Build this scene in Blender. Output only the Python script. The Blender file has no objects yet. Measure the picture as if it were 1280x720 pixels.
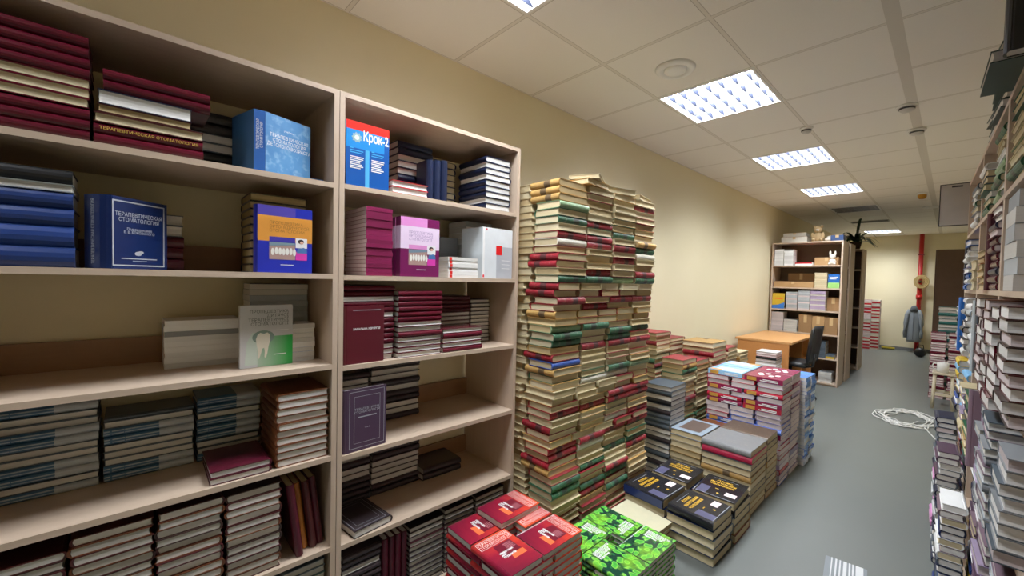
import bpy, bmesh, math, random
from mathutils import Matrix, Vector
random.seed(7)
SC = bpy.context.scene
COL = SC.collection
PI = math.pi
R = random.uniform

# ------------------------------------------------------------------ helpers
def lin(h):
    h = h.lstrip('#')
    c = [int(h[i:i+2], 16)/255 for i in (0, 2, 4)]
    return tuple((x/12.92 if x <= .04045 else ((x+.055)/1.055)**2.4) for x in c) + (1,)

MATS = {}
class NT:
    def __init__(s, name):
        s.m = bpy.data.materials.new(name); s.m.use_nodes = True
        s.t = s.m.node_tree; s.b = s.t.nodes['Principled BSDF']
    def n(s, kind, **kw):
        nd = s.t.nodes.new(kind)
        for k, v in kw.items(): setattr(nd, k, v)
        return nd
    def l(s, a, b): s.t.links.new(a, b)
    def math(s, op, a, b=None, clamp=False):
        nd = s.n('ShaderNodeMath', operation=op, use_clamp=clamp)
        for i, v in enumerate((a, b)):
            if v is None: continue
            if isinstance(v, (int, float)): nd.inputs[i].default_value = v
            else: s.l(v, nd.inputs[i])
        return nd.outputs[0]
    def mix(s, f, a, b, blend='MIX'):
        nd = s.n('ShaderNodeMix', data_type='RGBA', blend_type=blend)
        for i, v in ((0, f), (6, a), (7, b)):
            if isinstance(v, (int, float, tuple)): nd.inputs[i].default_value = v
            else: s.l(v, nd.inputs[i])
        return nd.outputs[2]
    def obj(s, scale=None):
        tc = s.n('ShaderNodeTexCoord')
        if not scale: return tc.outputs['Object']
        mp = s.n('ShaderNodeMapping'); mp.inputs['Scale'].default_value = scale
        s.l(tc.outputs['Object'], mp.inputs[0]); return mp.outputs[0]
    def noise(s, vec, scale, detail=3):
        nd = s.n('ShaderNodeTexNoise'); nd.inputs['Scale'].default_value = scale; nd.inputs['Detail'].default_value = detail
        s.l(vec, nd.inputs['Vector']); return nd.outputs['Fac']
    def ramp(s, f, stops):
        nd = s.n('ShaderNodeValToRGB'); e = nd.color_ramp.elements
        while len(e) < len(stops): e.new(.5)
        for i, (p, c) in enumerate(stops): e[i].position = p; e[i].color = c
        s.l(f, nd.inputs[0]); return nd.outputs[0]
    def done(s, col=None, rough=.5, spec=.5, metal=0):
        if col is not None:
            if isinstance(col, tuple): s.b.inputs['Base Color'].default_value = col
            else: s.l(col, s.b.inputs['Base Color'])
        s.b.inputs['Roughness'].default_value = rough; s.b.inputs['Metallic'].default_value = metal
        s.b.inputs['Specular IOR Level'].default_value = spec
        return s.m

def plain(name, h, rough=.5, spec=.4, metal=0, var=.12):
    k = ('p', name)
    if k in MATS: return MATS[k]
    n = NT(name); c = lin(h)
    f = n.noise(n.obj(), 14)
    col = n.mix(f, tuple(x*(1-var) for x in c[:3])+(1,), tuple(min(1, x*(1+var)) for x in c[:3])+(1,))
    MATS[k] = n.done(col, rough, spec, metal); return MATS[k]

def cover_mat(name, h, rough=.38, worn=0, patch=False):
    k = ('c', name)
    if k in MATS: return MATS[k]
    n = NT('cover_'+name); c = lin(h)
    oi = n.n('ShaderNodeObjectInfo'); v = n.math('ADD', n.math('MULTIPLY', oi.outputs['Random'], .4), .8)
    f = n.noise(n.obj(), 22, 4)
    col = n.mix(n.math('MULTIPLY', f, .35+worn*.4), c, tuple(x*.62 for x in c[:3])+(1,))
    if worn:
        g = n.ramp(n.noise(n.obj(), 60, 5), [(.56, (0, 0, 0, 1)), (.7, (1, 1, 1, 1))])
        col = n.mix(n.math('MULTIPLY', g, worn*.5), col, (.5, .44, .33, 1))
    hs = n.n('ShaderNodeHueSaturation'); n.l(col, hs.inputs['Color']); n.l(v, hs.inputs['Value']); col = hs.outputs[0]
    if patch:   # dark shelf-mark patch pasted on the spine
        sx = n.n('ShaderNodeSeparateXYZ'); n.l(n.obj(), sx.inputs[0])
        off = n.math('MULTIPLY', n.math('SUBTRACT', oi.outputs['Random'], .5), .07)
        a = n.math('LESS_THAN', n.math('ABSOLUTE', n.math('SUBTRACT', sx.outputs[1], off)), .021)
        b = n.math('LESS_THAN', sx.outputs[0], -.068)
        col = n.mix(n.math('MULTIPLY', n.math('MULTIPLY', a, b), .8), col, (.02, .015, .015, 1))
    MATS[k] = n.done(col, rough, .4); return MATS[k]

def page_mat(name, h):
    k = ('g', name)
    if k in MATS: return MATS[k]
    n = NT('pages_'+name); c = lin(h)
    f = n.noise(n.obj((2, 2, 700)), 1.0, 2)
    g = n.noise(n.obj(), 9, 3)
    oi = n.n('ShaderNodeObjectInfo'); v = n.math('ADD', n.math('MULTIPLY', oi.outputs['Random'], .3), .82)
    col = n.mix(f, tuple(x*.72 for x in c[:3])+(1,), c)
    col = n.mix(n.math('MULTIPLY', g, .3), col, tuple(x*y for x, y in zip(c[:3], (.8, .74, .64)))+(1,))
    hs = n.n('ShaderNodeHueSaturation'); n.l(col, hs.inputs['Color']); n.l(v, hs.inputs['Value'])
    MATS[k] = n.done(hs.outputs[0], .75, .2); return MATS[k]

def emis(name, c, s):
    k = ('e', name)
    if k in MATS: return MATS[k]
    n = NT(name); n.b.inputs['Base Color'].default_value = (.8, .8, .8, 1)
    n.b.inputs['Emission Color'].default_value = c; n.b.inputs['Emission Strength'].default_value = s
    MATS[k] = n.m; return n.m

def trough_mat(name, c, top, lip):
    n = NT(name); sx = n.n('ShaderNodeSeparateXYZ'); n.l(n.obj(), sx.inputs[0])
    mr = n.n('ShaderNodeMapRange', interpolation_type='SMOOTHSTEP'); n.l(sx.outputs[2], mr.inputs[0])
    for k, v in ((1, .03), (2, .058), (3, lip), (4, top)): mr.inputs[k].default_value = v
    n.b.inputs['Emission Color'].default_value = c; n.l(mr.outputs[0], n.b.inputs['Emission Strength'])
    return n.done((.06, .065, .075, 1), .3)
def link(o, parent=None):
    COL.objects.link(o)
    if parent: o.parent = parent
    return o
def mobj(name, me, parent=None, mat=None):
    if mat and not me.materials: me.materials.append(mat)
    return link(bpy.data.objects.new(name, me), parent)
def bobj(name, bm, mat, parent=None, smooth=False):
    me = bpy.data.meshes.new(name)
    bmesh.ops.recalc_face_normals(bm, faces=bm.faces[:])
    bm.to_mesh(me); bm.free()
    if smooth:
        for p in me.polygons: p.use_smooth = True
    me.materials.append(mat)
    return link(bpy.data.objects.new(name, me), parent)
def thing(name, label, cat, loc=(0, 0, 0), rz=0, group=None, mtx=None):
    o = bpy.data.objects.new(name, None); o.empty_display_size = .05; COL.objects.link(o)
    if mtx is not None: o.matrix_world = mtx
    else: o.location = loc; o.rotation_euler = (0, 0, rz)
    return tag(o, label, cat, group)
def tag(o, label, cat, group=None, kind=None):
    o['label'] = label; o['category'] = cat
    if group: o['group'] = group
    if kind: o['kind'] = kind
    return o
def struct(o): o['kind'] = 'structure'; return o
def box(bm, x0, y0, z0, x1, y1, z1):
    v = [bm.verts.new((x, y, z)) for x in (x0, x1) for y in (y0, y1) for z in (z0, z1)]
    for f in ((0, 1, 3, 2), (4, 6, 7, 5), (0, 4, 5, 1), (2, 3, 7, 6), (0, 2, 6, 4), (1, 5, 7, 3)):
        bm.faces.new([v[i] for i in f])
    return v
def boxes(name, lst, mat, parent=None, bevel=0):
    bm = bmesh.new()
    for b in lst: box(bm, *b)
    if bevel: bmesh.ops.bevel(bm, geom=bm.edges[:], offset=bevel, segments=2, affect='EDGES')
    return bobj(name, bm, mat, parent)
def lathe(name, prof, mat, parent=None, seg=28, loc=(0, 0, 0), smooth=True):
    bm = bmesh.new(); rings = []
    for r, z in prof:
        rings.append([bm.verts.new((r*math.cos(2*PI*i/seg), r*math.sin(2*PI*i/seg), z)) for i in range(seg)])
    for a, b in zip(rings, rings[1:]):
        for i in range(seg): bm.faces.new((a[i], a[(i+1) % seg], b[(i+1) % seg], b[i]))
    for r in (rings[0], rings[-1]):
        try: bm.faces.new(r)
        except ValueError: pass
    o = bobj(name, bm, mat, parent, smooth); o.location = loc; return o
def tube(bm, pts, r, seg=8, cap=True):
    rings = []; pts = [Vector(p) for p in pts]
    for i, p in enumerate(pts):
        d = (pts[min(i+1, len(pts)-1)]-pts[max(i-1, 0)]).normalized()
        u = d.cross(Vector((0, 0, 1)))
        if u.length < .05: u = d.cross(Vector((0, 1, 0)))
        u.normalize(); w = d.cross(u)
        rr = r[i] if isinstance(r, (list, tuple)) else r
        rings.append([bm.verts.new(p+rr*(math.cos(2*PI*k/seg)*u+math.sin(2*PI*k/seg)*w)) for k in range(seg)])
    for a, b in zip(rings, rings[1:]):
        for k in range(seg): bm.faces.new((a[k], a[(k+1) % seg], b[(k+1) % seg], b[k]))
    if cap: bm.faces.new(rings[0]); bm.faces.new(rings[-1])

# ------------------------------------------------------------------ lettering
TXT = {}
def text_mesh(s, size, align='CENTER', bold=0):
    k = (s, size, align, bold)
    if k in TXT: return TXT[k]
    cu = bpy.data.curves.new('lettering', 'FONT'); cu.body = s; cu.size = size; cu.align_x = align; cu.align_y = 'CENTER'
    cu.resolution_u = 2; cu.offset = bold; cu.space_line = .95
    o = bpy.data.objects.new('tmp', cu); COL.objects.link(o)
    dg = bpy.context.evaluated_depsgraph_get(); dg.update()
    me = bpy.data.meshes.new_from_object(o.evaluated_get(dg))
    bpy.data.objects.remove(o); bpy.data.curves.remove(cu)
    TXT[k] = me; return me
def letter(parent, s, size, x, y, z, mat, name='title', align='CENTER', sx=1, bold=0, mtx=None):
    me = text_mesh(s, size, align, bold)
    me2 = me.copy() if me.materials and me.materials[0] is not mat else me
    if me2 is not me: me2.materials.clear()
    if not me2.materials: me2.materials.append(mat)
    o = link(bpy.data.objects.new(name, me2), parent)
    o.matrix_basis = mtx if mtx is not None else Matrix.Translation((x, y, z)) @ Matrix.Diagonal((sx, 1, 1, 1))
    return o
def patchq(parent, name, quads, mat, z):
    """flat coloured areas printed on a cover: quads = [(x0,y0,x1,y1)...] or polygons [[(x,y)...]]"""
    bm = bmesh.new()
    for q in quads:
        pts = [(q[0], q[1]), (q[2], q[1]), (q[2], q[3]), (q[0], q[3])] if not isinstance(q[0], (tuple, list)) else q
        bm.faces.new([bm.verts.new((x, y, z)) for x, y in pts])
    return bobj(name, bm, mat, parent)
def frame_quads(x0, y0, x1, y1, t):
    return [(x0, y0, x1, y0+t), (x0, y1-t, x1, y1), (x0, y0+t, x0+t, y1-t), (x1-t, y0+t, x1, y1-t)]
def ellipse(cx, cy, a, b, n=20):
    return [(cx+a*math.cos(2*PI*i/n), cy+b*math.sin(2*PI*i/n)) for i in range(n)]

# ------------------------------------------------------------------ books
BM = {}
def book_meshes(W, L, T, hard=True, shear=0.0):
    key = (round(W, 3), round(L, 3), round(T, 4), hard, round(shear, 4))
    if key in BM: return BM[key]
    bm = bmesh.new(); h = W/2
    if hard:
        tb = min(.0026, T*.14); o = .003; bul = min(.004, T*.12)
        prof = [(h, 0), (-h+.013, 0), (-h+.010, .0012), (-h+.007, 0), (-h+.002, T*.1), (-h-bul*.6, T*.28), (-h-bul, T*.5), (-h-bul*.6, T*.72), (-h+.002, T*.9),
                (-h+.007, T), (-h+.010, T-.0012), (-h+.013, T), (h, T), (h, T-tb), (-h+.007, T-tb), (-h+.0035, T*.75), (-h+.003, T*.5), (-h+.0035, T*.25), (-h+.007, tb), (h, tb)]
    else:
        tb = min(.0007, T*.08); o = .0003
        prof = [(h, 0), (-h, 0), (-h, T), (h, T), (h, T-tb), (-h+tb, T-tb), (-h+tb, tb), (h, tb)]
    sh = lambda x, z: x + shear*(z/T-.5)
    n = len(prof)
    a = [bm.verts.new((sh(x, z), -L/2, z)) for x, z in prof]; b = [bm.verts.new((sh(x, z), L/2, z)) for x, z in prof]
    for i in range(n): bm.faces.new((a[i], b[i], b[(i+1) % n], a[(i+1) % n]))
    bm.faces.new(a); bm.faces.new(b[::-1])
    cm = bpy.data.meshes.new('cover'); bmesh.ops.recalc_face_normals(bm, faces=bm.faces[:]); bm.to_mesh(cm); bm.free()
    bm = bmesh.new(); x0 = -h+(.0036 if hard else tb); x1 = h-o; e = .0001
    z0, z1 = tb+e, T-tb-e; con = min(.004, T*.12) if hard else 0
    m = (z0+z1)/2; q = (z1-z0)/4
    pr = [(x0+.003*hard, z0), (x1, z0), (x1-con*.8, z0+q), (x1-con, m), (x1-con*.8, z1-q), (x1, z1), (x0+.003*hard, z1), (x0, m)]
    a = [bm.verts.new((sh(x, z), -L/2+o, z)) for x, z in pr]; b = [bm.verts.new((sh(x, z), L/2-o, z)) for x, z in pr]; n = len(pr)
    for i in range(n): bm.faces.new((a[i], b[i], b[(i+1) % n], a[(i+1) % n]))
    bm.faces.new(a); bm.faces.new(b[::-1])
    pm = bpy.data.meshes.new('page_block'); bmesh.ops.recalc_face_normals(bm, faces=bm.faces[:]); bm.to_mesh(pm); bm.free()
    BM[key] = [cm, pm, {}, {}]
    return BM[key]
def shared(key_d, base, mat):
    if mat.name not in key_d:
        me = base.copy(); me.materials.append(mat); key_d[mat.name] = me
    return key_d[mat.name]
NB = [0]
def book(kind, W, L, T, mtx, cov, pag, label, group=None, hard=True, shear=0.0, plainmesh=False):
    e = book_meshes(W, L, T, hard, shear); NB[0] += 1
    root = thing(kind, label, 'book', mtx=mtx, group=group)
    link(bpy.data.objects.new('cover', shared(e[2], e[0], cov)), root)
    link(bpy.data.objects.new('page_block', shared(e[3], e[1], pag)), root)
    return root
def lie(x, y, z, rz): return Matrix.Translation((x, y, z)) @ Matrix.Rotation(rz, 4, 'Z')
def stand(x, y, z, d, L, lean=0.0, T=0.0):
    """upright book: x,y = ground point under its front-cover spine edge, d = direction (x,y) from spine to fore-edge"""
    d = Vector((d[0], d[1], 0)).normalized(); up = Vector((0, 0, 1)); nrm = d.cross(up)
    m = Matrix((d, up, nrm)).transposed().to_4x4()
    return d, nrm, m
def stand_book(kind, W, L, T, x, y, z, d, cov, pag, label, group=None, hard=True, lean=0.0):
    """(x,y) ground corner where spine meets front cover; front cover faces d x up; lean tilts the top backwards"""
    dd, nrm, m = stand(x, y, z, d, L)
    c = Vector((x, y, z)) + dd*(W/2) - nrm*T
    mt = Matrix.Translation(c) @ Matrix.Rotation(-lean, 4, dd) @ m @ Matrix.Translation((0, L/2, 0))
    return book(kind, W, L, T, mt, cov, pag, label, group, hard)

ONES = 'first second third fourth fifth sixth seventh eighth ninth tenth eleventh twelfth thirteenth fourteenth fifteenth sixteenth seventeenth eighteenth nineteenth'.split()
TENS = {20: 'twent', 30: 'thirt', 40: 'fort', 50: 'fift', 60: 'sixt'}
def ordw(n):
    if n < 20: return ONES[n-1]
    t, o = n//10*10, n % 10
    return TENS[t]+'ieth' if o == 0 else TENS[t]+'y-'+ONES[o-1]
def nth(i, n):
    """i counted from the bottom, 0-based, of n"""
    if i == n-1: return 'topmost'
    if i == 0: return 'lowest'
    k = n-i
    return ordw(k)+' down'

PAGE = dict(white=page_mat('white', '#ecebea'), cream=page_mat('cream', '#d9cba8'), old=page_mat('old', '#d0bf98'), tan=page_mat('tan', '#bfa97e'), lilac=page_mat('lilac', '#f2e2f0'), grey=page_mat('grey', '#d6d4cf'), pale=page_mat('pale', '#dccfd2'))
CV = {}
def cm(name, h, **k): CV[name] = cover_mat(name.replace(' ', '_'), h, **k)
cm('burgundy', '#560f20', rough=.22); cm('dark burgundy', '#4a1020', rough=.35); cm('maroon', '#4b1a1c'); cm('navy', '#141d3a', rough=.35); cm('black', '#17171b', rough=.35)
cm('blue', '#1b3576', rough=.35); cm('bright blue', '#1f63b8'); cm('white', '#eef0f2', rough=.35); cm('grey', '#8b8f94'); cm('slate', '#4a5560'); cm('dark brown', '#3a2622'); cm('rust', '#6a3a20')
cm('plum', '#4a3148'); cm('near black', '#30262b', rough=.35); cm('violet', '#7d1846'); cm('pink', '#d58cc4'); cm('orange', '#a8621e'); cm('teal', '#2c6a66'); cm('green', '#1f5a3a'); cm('yellow', '#d9b52a'); cm('red', '#b3202c')
cm('worn red', '#8c1624', worn=.35, patch=True, rough=.5); cm('worn green', '#2a5a3e', worn=.4, patch=True, rough=.5); cm('worn tan', '#b98f4e', worn=.3, patch=True, rough=.6)
cm('worn cream', '#c4b48c', worn=.4, rough=.6); cm('worn blue', '#2a4fa8', worn=.1, rough=.5); cm('worn white', '#cfcabc', worn=.3, rough=.5); cm('worn sage', '#7f9c74', worn=.4, rough=.5); cm('worn maroon', '#6e1a24', worn=.35, patch=True, rough=.5)
cm('vivid green', '#2fae62', rough=.3); cm('light blue', '#6fb0e0'); cm('mauve', '#7c6473'); cm('tan', '#b3905c'); cm('dark green', '#173a34'); cm('pale grey', '#a9b2ba')

FACE = {'s': PI, 'p': 0.0, 'l': PI/2, 'L': -PI/2}   # spine to +x / pages to +x / spine to -y / spine to +y
FTXT = {'s': 'spine out', 'p': 'pages out', 'l': 'spine sideways', 'L': 'pages sideways'}
def pile(where, kind, xf, y0, y1, z0, rows, depth=.17, pages='white', group=None, hard=True, jit=.003, ang=.005, look='hardback', gap=.0003, xdir=1):
    """rows bottom-up: (cover, face, T[, pages]); the pile fills y0..y1 with its front at x = xf"""
    z = z0+.0004; n = len(rows); out = []
    for i, r in enumerate(rows):
        c, f, T = r[:3]; pg = r[3] if len(r) > 3 else pages
        dy = y1-y0
        W, L = (depth, dy) if f in 'sp' else (dy, depth)
        W -= .004; L -= .004
        x = xf-xdir*depth/2+R(-jit, jit)*.9; y = (y0+y1)/2+R(-jit, jit)*.5
        lab = '%s %s, %s, %s of %s' % (c, look, FTXT[f], nth(i, n), where)
        if n == 1: lab = '%s %s, %s' % (c, look, where)
        b = book(kind, W, L, T, lie(x, y, z, FACE[f]+R(-ang, ang)), CV[c], PAGE[pg], lab, group or 'books in '+where, hard)
        out.append(b); z += T+gap
    return out, z

# ------------------------------------------------------------------ setting
CAMP = Vector((2.037, 0, 1.45))
H = 2.68; XR = 2.66; Y0 = -3.2; Y1 = 12.9; GX = .6; GY = 1.324
FIX = [(-2.876, 0), (-1.076, .55), (.724, 1), (2.524, 1), (4.324, 1), (6.124, 1), (7.924, 0), (11.524, 1)]

def wall_mat():
    n = NT('cream_wall_paint'); v = n.obj()
    c = n.mix(n.noise(v, 3, 4), lin('#eadfbe'), lin('#e6dab4'))
    m = n.done(c, .6, .25)
    bp = n.n('ShaderNodeBump'); bp.inputs['Strength'].default_value = .08; bp.inputs['Distance'].default_value = .002
    n.l(n.noise(v, 160, 2), bp.inputs['Height']); n.l(bp.outputs[0], n.b.inputs['Normal']); return m
WALL = wall_mat()
def floor_mat():
    n = NT('grey_linoleum'); v = n.obj()
    f = n.noise(v, 1.6, 5); g = n.noise(v, 240, 2)
    c = n.mix(f, lin('#5f6462'), lin('#6c716e')); c = n.mix(n.math('MULTIPLY', g, .3), c, lin('#525654'))
    m = n.done(c, .42, .4)
    return m
def ceil_mat():
    n = NT('ceiling_tiles_on_grid'); sx = n.n('ShaderNodeSeparateXYZ'); n.l(n.obj(), sx.inputs[0])
    def edge(o, off, p, half):
        m = n.math('PINGPONG', n.math('SUBTRACT', o, off), p/2)
        return n.math('LESS_THAN', m, half)
    ax = edge(sx.outputs[0], 0, .6, .009); ay = edge(sx.outputs[1], GY, .6, .009)
    bx = edge(sx.outputs[0], 0, .6, .0118); by = edge(sx.outputs[1], GY, .6, .0118)
    wide = n.math('LESS_THAN', n.math('ABSOLUTE', n.math('SUBTRACT', sx.outputs[0], 1.8)), .028)
    bar = n.math('MAXIMUM', ax, ay); out = n.math('MAXIMUM', bx, by)
    c = n.mix(n.noise(n.obj(), 300, 3), lin('#f2efea'), lin('#e8e4dd'))
    c = n.mix(out, c, lin('#b4aea6')); c = n.mix(bar, c, lin('#e0dbd2')); c = n.mix(wide, c, lin('#d2cdc5'))  # outline paints the thin shadow edges of the grid bars into the colour
    return n.done(c, .8, .15)
def floor_ceiling():
    struct(boxes('floor', [(-.1, Y0, -.05, XR+.1, Y1+.1, 0)], floor_mat()))
    struct(boxes('wall_left', [(-.1, Y0, 0, 0, Y1, H+.15)], WALL))
    struct(boxes('wall_right', [(XR, Y0, 0, XR+.1, Y1, H+.15)], WALL))
    struct(boxes('wall_back', [(-.1, Y1, 0, XR+.1, Y1+.1, H+.15)], WALL))
    struct(boxes('wall_front', [(-.1, Y0-.1, 0, XR+.1, Y0, H+.15)], WALL))
    bm = bmesh.new()
    ys = sorted({Y0, Y1} | {f[0] for f in FIX} | {f[0]+.6 for f in FIX}); xs = [0, .6, 1.2, XR]
    for j in range(len(ys)-1):
        for i in range(3):
            if i == 1 and any(abs(ys[j]-f[0]) < 1e-6 for f in FIX): continue
            bm.faces.new([bm.verts.new(p) for p in ((xs[i], ys[j], H), (xs[i], ys[j+1], H), (xs[i+1], ys[j+1], H), (xs[i+1], ys[j], H))])
    bmesh.ops.remove_doubles(bm, verts=bm.verts[:], dist=1e-5)
    struct(bobj('ceiling', bm, ceil_mat()))
    struct(boxes('trim_1', [(-.1, Y0, H+.14, XR+.1, Y1+.1, H+.2)], plain('slab', '#8a8680')))
    sk = plain('skirting', '#6d6f70', .5)
    struct(boxes('baseboard_back', [(0, Y1-.015, 0, XR, Y1, .07)], sk)); struct(boxes('baseboard_left', [(0, 1.5, 0, .012, Y1-.02, .06)], sk))
floor_ceiling()

# ------------------------------------------------------------------ ceiling fixtures
STR = 17.0
BRT = trough_mat('lit_reflector', (.93, .97, 1, 1), STR*4.0, .42); BRT2 = trough_mat('lit_reflector_dim', (.93, .97, 1, 1), STR*1.1, .2); DEAD = plain('unlit_reflector', '#8d8d8d', .3, metal=.6)
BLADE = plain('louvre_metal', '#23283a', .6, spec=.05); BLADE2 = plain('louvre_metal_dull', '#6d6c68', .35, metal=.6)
RIM = plain('white_rim', '#e8e8e6', .4)
FIXL = ['above the shelves by the camera end', 'first of the row behind the round vent', 'second of the row, past the small sensor', 'third of the row, before the dark panel', 'dark one']
def fixture(i, y, lit, label):
    t = thing('ceiling_light', label, 'light', (.6, y, H), 0, 'louvred lights down the ceiling' )
    boxes('frame', [(.004, .004, -.004, .596, .018, .0), (.004, .582, -.004, .596, .596, .0), (.004, .018, -.004, .018, .582, 0), (.582, .018, -.004, .596, .582, 0),
                    (0, 0, 0, .6, .004, .09), (0, .596, 0, .6, .6, .09), (0, .004, 0, .004, .596, .09), (.596, .004, 0, .6, .596, .09), (0, 0, .09, .6, .6, .095)], RIM, t)
    bm = bmesh.new(); bl = bmesh.new(); w = .564/4
    for k in range(4):
        y0 = .018+k*w; y1 = y0+w; c = (y0+y1)/2
        pr = [(y0, .002), (y0+.018, .03), (c-.018, .06), (c+.018, .06), (y1-.018, .03), (y1, .002)]
        a = [bm.verts.new((.018, p, q)) for p, q in pr]; b = [bm.verts.new((.582, p, q)) for p, q in pr]
        for m in range(5): bm.faces.new((a[m], b[m], b[m+1], a[m+1]))
    bobj('reflector', bm, (BRT if lit == 1 else BRT2) if lit else DEAD, t); bl.free()
    for s in range(7):
        x = .018+.564*(s+.5)/7; bl = bmesh.new(); pr = [(.0185, -.001), (.5815, -.001)]
        for k in (3, 2, 1, 0):
            y0 = .018+k*w; c = y0+w/2; pr += [(y0+w-.005, .004), (c+.011, .052), (c-.011, .052), (y0+.005, .004)]
        a = [bl.verts.new((x-.0015, p, q)) for p, q in pr]; b = [bl.verts.new((x+.0015, p, q)) for p, q in pr]
        bl.faces.new(a); bl.faces.new(b[::-1])
        for m in range(len(pr)): bl.faces.new((a[m], b[m], b[(m+1) % len(pr)], a[(m+1) % len(pr)]))
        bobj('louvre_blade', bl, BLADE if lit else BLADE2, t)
LL = ['unlit square louvred ceiling light farthest behind the camera', 'lit square louvred ceiling light just behind the camera', 'lit square louvred ceiling light cut by the top edge above the bookcases', 'lit square louvred ceiling light beside the round air vent, largest in view',
      'lit square louvred ceiling light next after the one by the vent', 'lit square louvred ceiling light just before the unlit one', 'unlit square louvred ceiling light above the wooden bookcase', 'lit square louvred ceiling light at the far end above the plant']
for i, (y, lit) in enumerate(FIX): fixture(i, y, lit, LL[i])

t = thing('ceiling_vent', 'white round ceiling air vent beside the largest light', 'vent', (.87, 2.245, H))
lathe('ring', [(.066, -.001), (.075, -.016), (.105, -.012), (.112, -.0005), (.066, -.0005)], RIM, t); lathe('disc', [(.0, -.02), (.05, -.02), (.062, -.014), (.062, -.004), (0, -.003)], RIM, t)
for (x, y, l) in ((1.772, 3.748, 'white round smoke detector on the wide ceiling bar, nearer of two'), (1.792, 4.362, 'white round smoke detector on the wide ceiling bar, farther of two'), (1.188, 3.774, 'small white sensor on the ceiling between the first two lights')):
    t = thing('smoke_detector', l, 'smoke detector', (x, y, H)); s = .8 if x < 1.5 else 1
    lathe('base', [(0, -.0005), (.055*s, -.0005), (.055*s, -.012), (.05*s, -.014), (0, -.014)], RIM, t); lathe('sensing_head', [(0, -.0142), (.042*s, -.0142), (.04*s, -.03), (.03*s, -.04), (0, -.042)], plain('sensor_grey', '#c8c6c2'), t)
    lathe('slot_band', [(.043*s, -.019), (.0435*s, -.02), (.043*s, -.027), (.0405*s, -.0285), (.0395*s, -.02), (.043*s, -.019)], plain('slot_dark', '#3a3a3a'), t)
t = thing('ceiling_siren', 'small orange warning sounder on the ceiling near the red pipe', 'siren', (1.71, 7.3, H))
lathe('base', [(0, -.0005), (.05, -.0005), (.05, -.02), (0, -.02)], RIM, t); lathe('lens', [(0, -.0202), (.045, -.0202), (.045, -.05), (.03, -.075), (0, -.08)], plain('amber', '#b07a1a', .3), t)
t = thing('ceiling_vent', 'white round ceiling air vent at the far end beyond the sounder', 'vent', (1.76, 8.6, H))
lathe('ring', [(.06, -.001), (.07, -.016), (.10, -.012), (.105, -.0005), (.06, -.0005)], RIM, t); lathe('disc', [(.0, -.02), (.05, -.02), (.056, -.014), (.056, -.004), (0, -.003)], RIM, t)
t = thing('vent_grille', 'dark rectangular ceiling vent grille behind the unlit light', 'vent', (.6, 9.74, H))
boxes('frame', [(.02, .02, -.008, .58, .04, -.0005), (.02, .26, -.008, .58, .28, -.0005), (.02, .04, -.008, .04, .26, -.0005), (.56, .04, -.008, .58, .26, -.0005)], plain('grille_frame', '#77736a'), t)
boxes('slats', [(.04, .045+.03*k, -.012, .56, .06+.03*k, -.002) for k in range(7)], plain('grille_dark', '#2c2a26'), t)

# ------------------------------------------------------------------ bookcases
def wood_mat(name, a, b, ang='Y'):
    n = NT(name); v = n.obj((3, 3, 26) if ang == 'Z' else ((26, 3, 26) if ang == 'Y' else (3, 26, 3)))
    f = n.noise(v, 2.2, 5); g = n.noise(n.obj(), 120, 2)
    c = n.mix(f, lin(a), lin(b)); c = n.mix(n.math('MULTIPLY', g, .2), c, lin(b))
    return n.done(c, .45, .35)
WOODH = wood_mat('pale_oak_boards', '#ccb6a2', '#b9a28d', 'Y')
nz = NT('pale_oak_uprights'); 
def wood_up():
    n = nz; v = n.obj((26, 26, 2)); f = n.noise(v, 2.2, 5)
    return n.done(n.mix(f, lin('#ccb6a2'), lin('#b9a28d')), .45, .35)
WOODV = wood_up(); RAIL = wood_mat('rail_brown', '#a07a5c', '#8d6a50', 'Y')
def bookcase(label, mtx, width, depth, height, tops, rail=True, group=None, backs=False):
    """local: x 0..depth (front at x=depth), y 0..width"""
    t = thing('bookcase', label, 'bookcase', mtx=mtx, group=group); b = .018
    boxes('side_panel', [(0, 0, 0, depth, b, height-b)], WOODV, t); boxes('side_panel', [(0, width-b, 0, depth, width, height-b)], WOODV, t)
    boxes('top_panel', [(0, 0, height-b+.0002, depth, width, height)], WOODH, t)
    for z in tops: boxes('shelf_board', [(.002, b+.0002, z-b, depth, width-b-.0002, z)], WOODH, t)
    boxes('plinth', [(depth-.04, b+.0002, .001, depth-.022, width-b-.0002, tops[0]-b-.0003)], WOODV, t)
    if rail:
        for z in tops[1:]: boxes('back_rail', [(.003, b+.0003, z+.0004, .018, width-b-.0003, z+.095)], RAIL, t)
    if backs: boxes('back_panel', [(-.005, 0, .02, -.0003, width, height)], plain('hardboard', '#6a5440'), t)
    return t
T1 = [.065, .425, .772, 1.116, 1.451, 1.785]; T2 = [.065, .413, .759, 1.104, 1.448, 1.789]
bookcase('pale wooden bookcase nearest the camera, holding the blue and burgundy stacks', Matrix.Translation((.01, -.352, 0)), .9, .43, 2.125, T1)
bookcase('pale wooden bookcase standing between the other wall bookcase and the tall book tower', Matrix.Translation((.01, .5505, 0)), .899, .43, 2.125, T2)

G1 = 'books on the first bookcase'; G2 = 'books on the second bookcase'
TB = 'hardback_textbook'
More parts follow.
